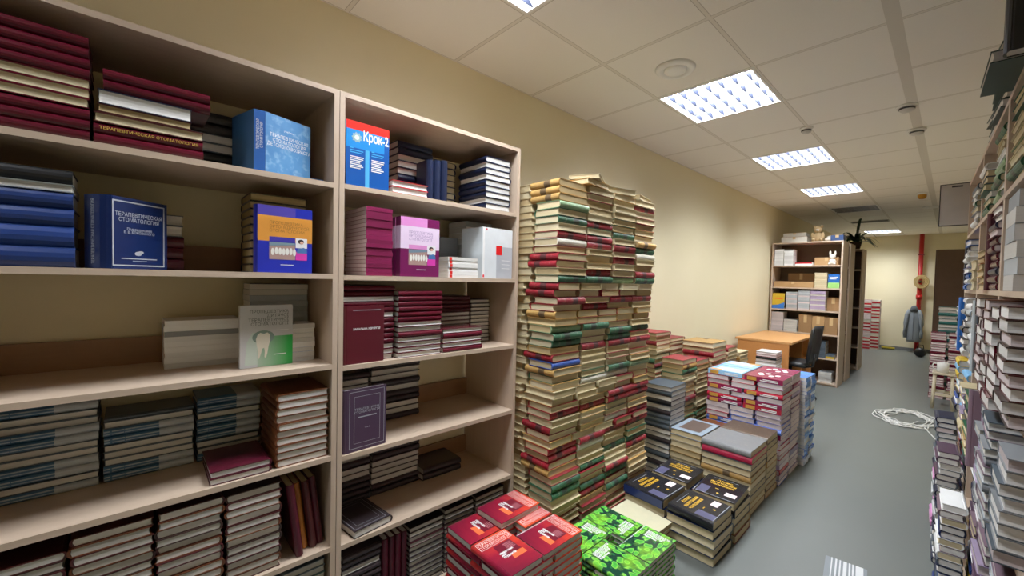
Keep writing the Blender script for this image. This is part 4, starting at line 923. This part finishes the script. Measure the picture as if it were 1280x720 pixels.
carton('brown carton inside the second end on bookcase', .5, .88, 7.82, 8.1, FT[2], FT[2]+.28, CARD2); carton('brown carton low in the second end on bookcase', .5, .88, 7.82, 8.1, FT[1], FT[1]+.28)
# potted plant on the last bookcase
t = thing('potted_plant', 'dark green potted plant with drooping blades on the last bookcase', 'plant', (.80, 9.18, 2.106))
lathe('pot', [(0, 0), (.06, 0), (.085, .12), (.09, .12), (.09, .135), (.078, .135), (.075, .11), (0, .11)], plain('clay', '#4a352a', .7), t)
bm = bmesh.new(); LM = plain('leaf_green', '#1d3a22', .45)
for k in range(22):
    a = 2*PI*k/22+R(-.15, .15); ln = R(.24, .44); up = R(.08, .26); w = R(.028, .045)
    if k == 3: up, ln = .42, .1
    prev = None
    for s in range(7):
        u = s/6; r = ln*u; zz = .12+up*math.sin(u*PI*.62)*1.05-.16*u*u*(1 if k != 3 else 0); ww = w*math.sin(PI*(.12+.88*u)) if s < 6 else .0005
        c_, s_ = math.cos(a), math.sin(a); p = (bm.verts.new((r*c_-ww*s_, r*s_+ww*c_, zz)), bm.verts.new((r*c_, r*s_, zz-.004)), bm.verts.new((r*c_+ww*s_, r*s_-ww*c_, zz)))
        if prev: bm.faces.new((prev[0], prev[1], p[1], p[0])); bm.faces.new((prev[1], prev[2], p[2], p[1]))
        prev = p
bobj('leaves', bm, LM, t, True)

# ------------------------------------------------------------------ far end
PIPE = plain('red_pipe_paint', '#b01818', .35)
t = thing('fire_pipe', 'red vertical fire riser pipe on the end wall', 'pipe', (1.5, 12.80, 0))
bm = bmesh.new(); tube(bm, [(0, 0, 0), (0, 0, 2.679)], .042, 16); bobj('pipe', bm, PIPE, t, True)
bm = bmesh.new(); tube(bm, [(0, -.03, 1.25), (0, -.12, 1.25)], .035, 12); tube(bm, [(0, 0, 1.2), (0, 0, 1.3)], .056, 14); bobj('hydrant_outlet', bm, PIPE, t, True)
for zz in (.5, 2.2): boxes('pipe_clamp', [(-.05, -.05, zz, .05, .095, zz+.03)], plain('clamp', '#7a1414'), t)
t = thing('hose_coil', 'tan coiled hose hanging on the red riser pipe', 'hose', (1.53, 12.70, 1.60))
bm = bmesh.new()
for rr in (.07, .095, .12): tube(bm, [(rr*math.cos(2*PI*k/28), -.0+.0, rr*math.sin(2*PI*k/28)*1.15) for k in range(29)], .013, 8, False)
bobj('hose', bm, plain('hose_tan', '#b59a62', .8), t, True); lathe('nozzle', [(0, 0), (.02, 0), (.03, .03), (.02, .06), (0, .06)], plain('brass_dark', '#4a3a22', .4, metal=.5), t, 16, (-.02, -.03, -.03))
# grey jacket
def jacket():
    t = thing('jacket', 'grey hooded jacket hanging on the end wall beside the pipe', 'jacket', (1.44, 12.62, 0)); t.scale = (.72, .9, 1); M = plain('grey_cloth', '#7f868e', .9)
    bm = bmesh.new(); rings = []
    prof = [(.24, .165, .09), (.30, .17, .1), (.5, .16, .09), (.7, .15, .085), (.85, .15, .08), (.95, .12, .06), (1.02, .06, .045)]
    for z_, a, b_ in prof: rings.append([bm.verts.new(((a+.008*math.sin(5*u+z_*9))*math.cos(u)+.02*(1-z_), (b_)*math.sin(u)+.006*math.sin(7*u+z_*5)-.0, z_)) for u in [2*PI*k/24 for k in range(24)]])
    for r1, r2 in zip(rings, rings[1:]):
        for k in range(24): bm.faces.new((r1[k], r1[(k+1) % 24], r2[(k+1) % 24], r2[k]))
    bm.faces.new(rings[0]); bm.faces.new(rings[-1]); bobj('body', bm, M, t, True)
    for s in (-1, 1):
        bm = bmesh.new(); tube(bm, [(s*.1, -.02, .95), (s*.155, -.045, .85), (s*.185, -.055, .65), (s*.19, -.06, .45), (s*.185, -.06, .33)], [.05, .058, .054, .048, .042], 12); bobj('sleeve', bm, M, t, True)
    blob([(.0, -.05, .99, .085, .06, .07), (-.05, -.04, .96, .05, .05, .05), (.05, -.04, .96, .05, .05, .05)], t, plain('grey_cloth_dark', '#555b63', .9), 'hood')
    boxes('zip', [(-.004, -.1015, .3, .004, -.0995, .86)], plain('zip_dark', '#2c2e32'), t)
jacket()
t = thing('black_bag', 'small black bag on the floor under the grey jacket', 'bag', (1.60, 11.9, 0)); blob([(0, 0, .1, .1, .07, .1)], t, PL, 'body'); bm = bmesh.new(); tube(bm, [(-.05, 0, .18), (-.04, 0, .26), (.04, 0, .26), (.05, 0, .18)], .008); bobj('handle', bm, PL, t, True)
t = thing('hand_brush', 'yellow brush head lying at the end wall baseboard', 'brush', (1.02, 12.7, 0)); boxes('head', [(-.12, -.03, .03, .12, .03, .06)], plain('brush_yellow', '#c8b030', .5), t, .006); boxes('bristles', [(-.115, -.025, .001, .115, .025, .0295)], plain('bristle', '#5a5630', .8), t)
# red and white stack at the end wall
z = .0005
for i in range(30):
    T = .0385; cov = 'red' if (i*7) % 11 in (0, 2, 3, 6, 9) else 'worn white'
    for c in range(2):
        book(FB, .24, .15, T-.0006, lie(.64+.155*c, 12.5+R(-.004, .004), z, (PI/2 if cov == 'red' or c else -PI/2)+R(-.02, .02)), CV['red' if (i*5+c*4) % 9 < 4 else 'worn white'], PAGE['pale'], '%s book, %s in the %s column of the end wall stack' % ('red' if (i*5+c*4) % 9 < 4 else 'white', nth(i, 30), ('shelf side', 'jacket side')[c]), 'red and white books stacked at the end wall', False)
    z += T
# tall brown cupboard
t = thing('cupboard', 'tall plain brown cupboard at the far side of the aisle', 'cupboard', (1.825, 9.0, 0)); BR = plain('brown_laminate', '#6b5140', .5)
boxes('body', [(.02, 0, 0, .8, .55, 2.06)], BR, t); boxes('door', [(0, .002, .06, .019, .273, 2.055)], BR, t); boxes('door', [(0, .277, .06, .019, .548, 2.055)], BR, t); boxes('plinth', [(.005, .01, 0, .0195, .54, .055)], plain('plinth_dark', '#3a2c24'), t)
RB = 'stacked_book'
def rpile(w, cx, cy, z0, rows, W, L, rz, group, name=RB, hard=True, look='book', jit=.006, ang=.03):
    z = z0+.0005; n = len(rows); out = []
    for i, r in enumerate(rows):
        c, T, f = r[:3]; pg = r[3] if len(r) > 3 else 'white'
        out.append(book(name, W, L, T-.0006, lie(cx+R(-jit, jit), cy+R(-jit, jit), z, rz+f+R(-ang, ang)), CV[c], PAGE[pg], '%s %s, %s of %s' % (c, look, nth(i, n), w), group, hard)); z += T
    return out
GRf = 'books stacked beyond the stool'
rpile('maroon edged pile behind the stool', 1.925, 7.75, 0, [(('burgundy') if k % 5 == 4 else 'wine', .031, PI/2 if k % 5 == 4 else -PI/2, 'pale') for k in range(28)], .24, .145, 0, GRf)
rpile('second maroon edged pile behind the stool', 2.095, 7.75, 0, [(('burgundy') if k % 6 == 2 else 'wine', .031, PI/2 if k % 6 == 2 else -PI/2, 'pale') for k in range(28)], .24, .145, 0, GRf)
rpile('teal edged pile before the brown cupboard', 2.02, 8.15, 0, [('teal', .04, -PI/2 if k % 3 else PI/2, 'grey') for k in range(30)], .24, .22, 0, GRf)
# stool and mug
t = thing('stool', 'cream wooden stool carrying a white mug in the aisle', 'stool', (1.995, 7.08, .0003)); CW = plain('cream_paint', '#c9bda4', .5)
boxes('seat', [(-.1, -.14, .415, .1, .14, .44)], CW, t, .004)
for sx in (-1, 1):
    for sy in (-1, 1): bm = bmesh.new(); tube(bm, [(sx*.075, sy*.11, .4145), (sx*.088, sy*.125, 0)], .016, 10); bobj('leg', bm, CW, t, True)
boxes('rail', [(-.08, -.125, .16, .08, -.11, .19)], CW, t); boxes('rail', [(-.08, .11, .16, .08, .125, .19)], CW, t); boxes('rail', [(-.09, -.11, .22, -.076, .11, .25)], CW, t)
t = thing('mug', 'white mug standing on the cream stool', 'mug', (1.985, 7.02, .4408)); CER = plain('white_ceramic', '#d8d6d2', .2)
lathe('body', [(0, 0), (.045, 0), (.052, .01), (.054, .12), (.05, .12), (.047, .012), (0, .01)], CER, t); bm = bmesh.new(); tube(bm, [(-.05, 0, .1), (-.08, 0, .1), (-.09, 0, .075), (-.085, 0, .04), (-.05, 0, .025)], .007); bobj('handle', bm, CER, t, True)
# cable on the floor
def cable():
    bm = bmesh.new(); pts = []
    for k in range(260):
        a = k*.19; rx = .2+.05*math.sin(k*.31)+.03*math.sin(k*.77); ry = .34+.08*math.sin(k*.23+1); pts.append((1.73+rx*math.cos(a)+.03*math.sin(k*.05), 6.15+ry*math.sin(a), .006+.004*((k*37) % 7)/2))
    pts += [(1.88+.012*k, 5.9-.05*k, .006) for k in range(14)]
    tube(bm, pts, .0055, 6); o = bobj('coiled_cable', bm, plain('cable_white', '#d8d8d6', .45), None, True); tag(o, 'loose coil of white cable lying on the grey floor', 'cable')
cable()
# barcode-like pack on the floor at the bottom edge
t = thing('bundled_magazines', 'grey bundle of thin magazines lying on the floor in the aisle, cut by bottom edge', 'magazines', (1.72, 2.50, 0), .12)
boxes('bundle', [(-.085, -.13, 0, .085, .13, .03)], plain('bundle_grey', '#7d858c', .5), t); boxes('white_edges', [(x, -.13, .0302, x+w, .128, .0315) for x, w in ((-.06, .005), (-.043, .007), (-.026, .006), (-.01, .014), (.012, .007), (.026, .006), (.04, .03))], plain('paper_white', '#d8dade', .5), t)

# ------------------------------------------------------------------ bookcases along the aisle side (slightly askew)
PHI = math.radians(2.23); P0 = Vector((2.181, 1.38, 0)); U = Vector((-math.sin(PHI), math.cos(PHI), 0)); V = Vector((math.cos(PHI), math.sin(PHI), 0))
def rp(s, d, z=0): return P0+U*s+V*d+Vector((0, 0, z))
def rcase(s, label):
    p = rp(s+.81, .40)     # local x front -> -V, local y -> -U
    m = Matrix.Translation(p) @ Matrix.Rotation(PI+PHI, 4, 'Z'); bookcase(label, m, .808, .40, 2.125, T2, rail=False)
rcase(0, 'aisle side bookcase nearest the camera, overflowing with stacks'); rcase(.81, 'middle aisle side bookcase, overflowing with mixed books'); rcase(1.62, 'last aisle side bookcase before the stool')
AB = 'shelved_book'
def apile(w, s, d, z0, z1, W, L, cols, T=.03, faces=(0,), pages=('white',), hard=True, look='book', name=AB, skew=.03, jit=.008):
    """pile centred at run position s, front at depth d, filling z0..z1. face 0 spine to wall, pi spine to aisle, +-pi/2 along the run"""
    n = max(1, int((z1-z0)/T)); z = z0+.0006
    for i in range(n):
        f = random.choice(faces); c = random.choice(cols); along = abs(abs(f)-PI/2) < .1
        dd = L if along else W
        p = rp(s+R(-jit, jit)*.4, d+dd/2+R(-jit, jit), z)
        book(name, W, L, T-.0006, lie(p.x, p.y, p.z, PHI+PI+f+R(-skew, skew)), CV[c], PAGE[random.choice(pages)], '%s %s, %s of %s' % (c, look, nth(i, n), w), 'books along the aisle side', hard); z += T
def astand(w, s, d, z0, W, L, T, cov, label, lean=0, hard=True, name=AB, rot=0):
    """upright book with its spine towards the aisle"""
    p = rp(s, d); dd = (V*math.cos(rot)+U*math.sin(rot))
    return stand_book(name, W, L, T, p.x, p.y, z0+.0006, (dd.x, dd.y), cov, PAGE['grey'], label, 'books along the aisle side', hard)
H_ = PI/2
# nearest case
z3, z4, z5 = T2[3], T2[4], T2[5]
apile('big grey pile at eye level', .66, .0, z4, 1.768, .2, .22, ['pale grey'], .052, (0, PI), ('grey',), look='large volume', hard=False)
apile('pale pile on the high aisle shelf', .66, .01, z5, 2.1, .17, .24, ['worn cream', 'worn green', 'worn sage'], .034, (0, PI), ('cream', 'old'))
apile('brown edged pile below eye level', .47, -.045, z3, 1.425, .18, .215, ['maroon', 'dark brown', 'maroon', 'burgundy'], .037, (H_, H_, H_, H_, H_, H_, -H_), ('white',), look='hardback')
apile('grey pile on the low middle shelf', .47, -.045, T2[2], 1.075, .17, .215, ['grey', 'slate', 'mauve', 'pale grey'], .026, (H_, H_, -H_), ('grey', 'white'))
apile('mauve pile on the lower aisle shelf', .47, -.045, T2[1], .735, .18, .23, ['mauve', 'plum', 'lilac'], .03, (-H_, H_), ('pale', 'grey'))
apile('burgundy pile at the aisle floor', .47, -.045, T2[0], .39, .2, .24, ['burgundy', 'dark burgundy', 'blue'], .045, (-H_, H_), ('pale',))
apile('second brown edged pile beside the first', .645, -.04, z3, 1.42, .14, .2, ['maroon', 'dark brown', 'rust'], .035, (H_,), ('white', 'pale')); apile('second grey pile on the low middle shelf', .645, -.04, T2[2], 1.06, .14, .2, ['grey', 'slate', 'lilac'], .03, (H_,), ('white', 'grey'))
apile('second mauve pile on the lower aisle shelf', .645, -.04, T2[1], .72, .14, .2, ['mauve', 'white', 'plum'], .03, (H_,), ('pale', 'cream')); apile('second pile at the aisle floor', .645, -.04, T2[0], .38, .14, .2, ['blue', 'burgundy', 'white'], .034, (H_,), ('pale',))
for w, z0_, z1_, cl in (('brown edged pile nearest the frame edge', z3, 1.42, ['maroon', 'dark brown']), ('grey pile nearest the frame edge', T2[2], 1.06, ['grey', 'slate']), ('mauve pile nearest the frame edge', T2[1], .73, ['mauve', 'plum', 'pale grey']), ('burgundy pile nearest the frame edge', T2[0], .39, ['burgundy', 'wine'])):
    apile(w, .27, -.035, z0_, z1_, .17, .215, cl, .034, (H_,), ('white', 'pale'))
# middle case
apile('burgundy white pile at the middle case start', .94, -.01, z4, 1.765, .17, .19, ['dark burgundy', 'navy', 'burgundy'], .028, (0, PI), ('white', 'pale'))
astand('', 1.1, -.012, z4, .2, .31, .03, CV['dark burgundy'], 'tall dark burgundy binder upright at eye level on the aisle side')
apile('tan pile at eye level', 1.25, -.02, z4, 1.62, .17, .2, ['tan', 'orange', 'worn tan'], .028, (0, PI), ('tan', 'old'))
apile('upper pile of the middle case', 1.0, .0, z5, 2.06, .17, .22, ['worn cream', 'worn sage', 'white', 'worn green'], .03, (0, PI), ('cream', 'white')); apile('second upper pile of the middle case', 1.38, -.01, z5, 2.0, .17, .22, ['white', 'green', 'worn cream', 'slate'], .03, (0, PI), ('white', 'cream'))
apile('zigzag brown pile in the middle case', .945, -.035, z3, 1.425, .17, .2, ['maroon', 'dark brown'], .035, (H_, H_, 0), ('white', 'pale'))
astand('', 1.11, -.03, z3, .2, .31, .035, CV['slate'], 'tall grey binder upright below the tan pile'); astand('', 1.16, -.035, z3, .2, .3, .03, CV['pale grey'], 'pale grey binder upright beside the dark grey one'); astand('', 1.2, -.02, z3, .2, .29, .03, CV['black'], 'black binder upright beside the pale grey one')
apile('white pile in the middle case', 1.38, -.03, z3, 1.40, .17, .2, ['white', 'pale grey', 'grey'], .028, (0, PI, H_), ('white', 'cream'))
apile('blue topped pile in the middle case', 1.2, -.04, T2[2], 1.03, .17, .22, ['tan', 'navy', 'green', 'bright blue', 'slate'], .035, (PI, 0), ('cream', 'old')); astand('', .955, -.045, T2[2], .2, .3, .03, CV['mauve'], 'mauve folder upright at knee height in the middle case'); apile('pale pile in the middle case', 1.45, -.04, T2[2], 1.0, .17, .2, ['white', 'lilac', 'worn cream'], .03, (0, PI, H_), ('white', 'cream'))
apile('low mixed pile of the middle case', 1.0, .006, T2[1], .72, .17, .21, ['worn cream', 'green', 'mauve', 'white'], .03, (0, H_), ('cream', 'white')); apile('second low pile of the middle case', 1.3, .006, T2[1], .72, .17, .21, ['navy', 'white', 'slate', 'plum'], .03, (0, PI, H_), ('white', 'grey'))
astand('', .9, .004, T2[0], .2, .32, .035, CV['slate'], 'tall slate folder upright near the aisle floor'); astand('', .945, .004, T2[0], .2, .32, .03, CV['orange'], 'orange folder upright near the aisle floor'); astand('', .99, .004, T2[0], .2, .3, .035, CV['blue'], 'blue folder upright near the aisle floor')
apile('bottom pile of the middle case', 1.32, .006, T2[0], .38, .17, .24, ['worn cream', 'white', 'blue', 'yellow'], .03, (0, PI), ('white',))
# last case
apile('blue and white pile at eye level', 1.965, -.02, z4, 1.74, .17, .22, ['blue', 'navy', 'white', 'bright blue'], .03, (PI, 0), ('white',)); astand('', 2.09, -.02, z4, .2, .29, .03, CV['navy'], 'navy binder upright at the end of the aisle shelf'); apile('cream box files at eye level', 1.745, -.01, z4, 1.6, .17, .18, ['tan', 'worn cream'], .05, (PI, 0), ('cream',))
apile('upper pile of the last case', 1.85, -.01, z5, 2.0, .17, .24, ['white', 'worn green', 'slate', 'grey'], .03, (0, PI), ('white', 'cream'))
apile('white zigzag pile in the last case', 1.8, -.03, z3, 1.42, .17, .2, ['white', 'grey', 'black'], .03, (0, PI, H_), ('white',)); astand('', 1.95, -.04, z3, .2, .3, .03, CV['bright blue'], 'bright blue binder upright in the last aisle bookcase'); astand('', 2.0, -.035, z3, .2, .3, .03, CV['black'], 'black binder upright in the last aisle bookcase'); apile('mixed pile in the last case', 2.2, -.03, z3, 1.36, .17, .2, ['white', 'navy', 'grey'], .03, (0, PI), ('white',))
apile('yellow and blue pile in the last case', 2.1, -.03, T2[2], 1.06, .17, .22, ['yellow', 'yellow', 'light blue', 'navy', 'periwinkle'], .036, (PI, PI, 0), ('white',)); apile('second yellow pile in the last case', 1.8, -.02, T2[2], 1.02, .17, .22, ['yellow', 'light blue', 'tan', 'white'], .036, (PI, PI, 0), ('white', 'cream'))
apile('pink and teal pile in the last case', 2.15, .006, T2[1], .73, .17, .22, ['red', 'teal', 'pink', 'navy'], .03, (PI, 0), ('white', 'pale')); apile('navy zigzag pile in the last case', 1.82, .006, T2[1], .72, .17, .22, ['navy', 'white', 'plum', 'slate'], .03, (PI, 0), ('white',))
apile('bottom pile of the last case', 2.1, .006, T2[0], .39, .17, .22, ['navy', 'slate', 'white'], .03, (PI, 0), ('white',)); apile('second bottom pile of last case', 1.8, .006, T2[0], .39, .17, .22, ['blue', 'white', 'black'], .03, (PI, 0), ('white', 'grey'))
# overflow piles on the floor in front
apile('first overflow pile on the floor', 1.35, -.102, 0, .5, .082, .2, ['navy', 'blue', 'slate', 'white', 'mauve'], .032, (PI, 0), ('white', 'cream')); apile('second overflow pile on the floor', 1.75, -.102, 0, .62, .082, .2, ['navy', 'plum', 'slate', 'white'], .03, (PI, 0), ('white', 'grey')); apile('third overflow pile on the floor', 2.15, -.102, 0, .7, .082, .2, ['navy', 'slate', 'white', 'pink'], .03, (PI, 0), ('white', 'pale'))
# things on top of the aisle bookcases
DG = CV['dark green']
p = rp(.62, -.075, 2.127); b = book(AB, .3, .3, .035, lie(p.x+.15, p.y, p.z, PHI+PI), DG, PAGE['grey'], 'large dark green album overhanging the aisle bookcase top', 'albums on top of the aisle bookcases')
p = rp(.62, -.06, 2.1645); b = book(AB, .3, .28, .03, lie(p.x+.15, p.y+.02, p.z, PHI+PI+.06), DG, PAGE['grey'], 'upper dark green album on the overhanging one', 'albums on top of the aisle bookcases')
for k, (s, dd) in enumerate(((1.05, -.012), (1.34, -.005))):
    p = rp(s, dd, 2.127)
    for j in range(3): book(AB, .26, .24, .03, lie(p.x+.13+R(-.01, .01), p.y, p.z+.0312*j, PHI+PI+R(-.05, .05)), DG, PAGE['grey'], '%s dark green album of the %s pile on the aisle bookcase top' % (('lowest', 'middle', 'topmost')[j], ('nearer', 'farther')[k]), 'albums on top of the aisle bookcases')
p = rp(.40, -.05, 2.127); b = stand_book(AB, .25, .34, .05, p.x, p.y, p.z, (V.x, V.y), CV['black'], PAGE['grey'], 'tall black box file upright on the aisle bookcase top', 'albums on top of the aisle bookcases')
# framed grey board sticking out from the end of the bookcases
t = thing('framed_board', 'grey framed notice board sticking out from the aisle bookcase end', 'board', (2.035, 3.86, 1.87))
boxes('board', [(-.08, -.006, 0, .085, .006, .265)], plain('board_grey', '#b3aca6', .35), t); boxes('frame', [(-.085, -.008, -.005, .09, .008, 0), (-.085, -.008, .265, .09, .008, .27), (-.085, -.008, 0, -.08, .008, .265), (.085, -.008, 0, .09, .008, .265)], plain('frame_dark', '#2a2a2c', .4), t)
boxes('clip', [(-.03, -.010, .245, .02, -.0065, .255)], plain('clip_dark', '#3a3a3c', .4), t); boxes('bracket', [(.0905, -.006, .1, .16, .006, .13)], plain('frame_dark', '#2a2a2c', .4), t)

# ------------------------------------------------------------------ world, camera, look
w = bpy.data.worlds.new('World'); SC.world = w; w.use_nodes = True; w.node_tree.nodes['Background'].inputs[0].default_value = (.9, .95, 1, 1); w.node_tree.nodes['Background'].inputs[1].default_value = .05
cd = bpy.data.cameras.new('Camera'); cam = bpy.data.objects.new('Camera', cd); COL.objects.link(cam)
yaw, pit, rol = math.radians(45.68), math.radians(-1.73), math.radians(1.37)
Fv = Vector((-math.sin(yaw)*math.cos(pit), math.cos(yaw)*math.cos(pit), math.sin(pit))); Rv = Vector((math.cos(yaw), math.sin(yaw), 0)); Uv = Rv.cross(Fv)
c, s = math.cos(rol), math.sin(rol); R2 = c*Rv+s*Uv; U2 = -s*Rv+c*Uv
cam.matrix_world = Matrix.Translation(CAMP) @ Matrix((R2, U2, -Fv)).transposed().to_4x4()
cd.sensor_width = 36; cd.sensor_fit = 'HORIZONTAL'; cd.lens = 513.25/1280*36; cd.shift_x = -25.66/1280; cd.shift_y = 4.4/1280; cd.clip_start = .02
SC.camera = cam
SC.view_settings.view_transform = 'Standard'; SC.view_settings.look = 'None'; SC.view_settings.exposure = .70; SC.cycles.max_bounces = 16; SC.cycles.diffuse_bounces = 8; SC.view_settings.gamma = 1.12
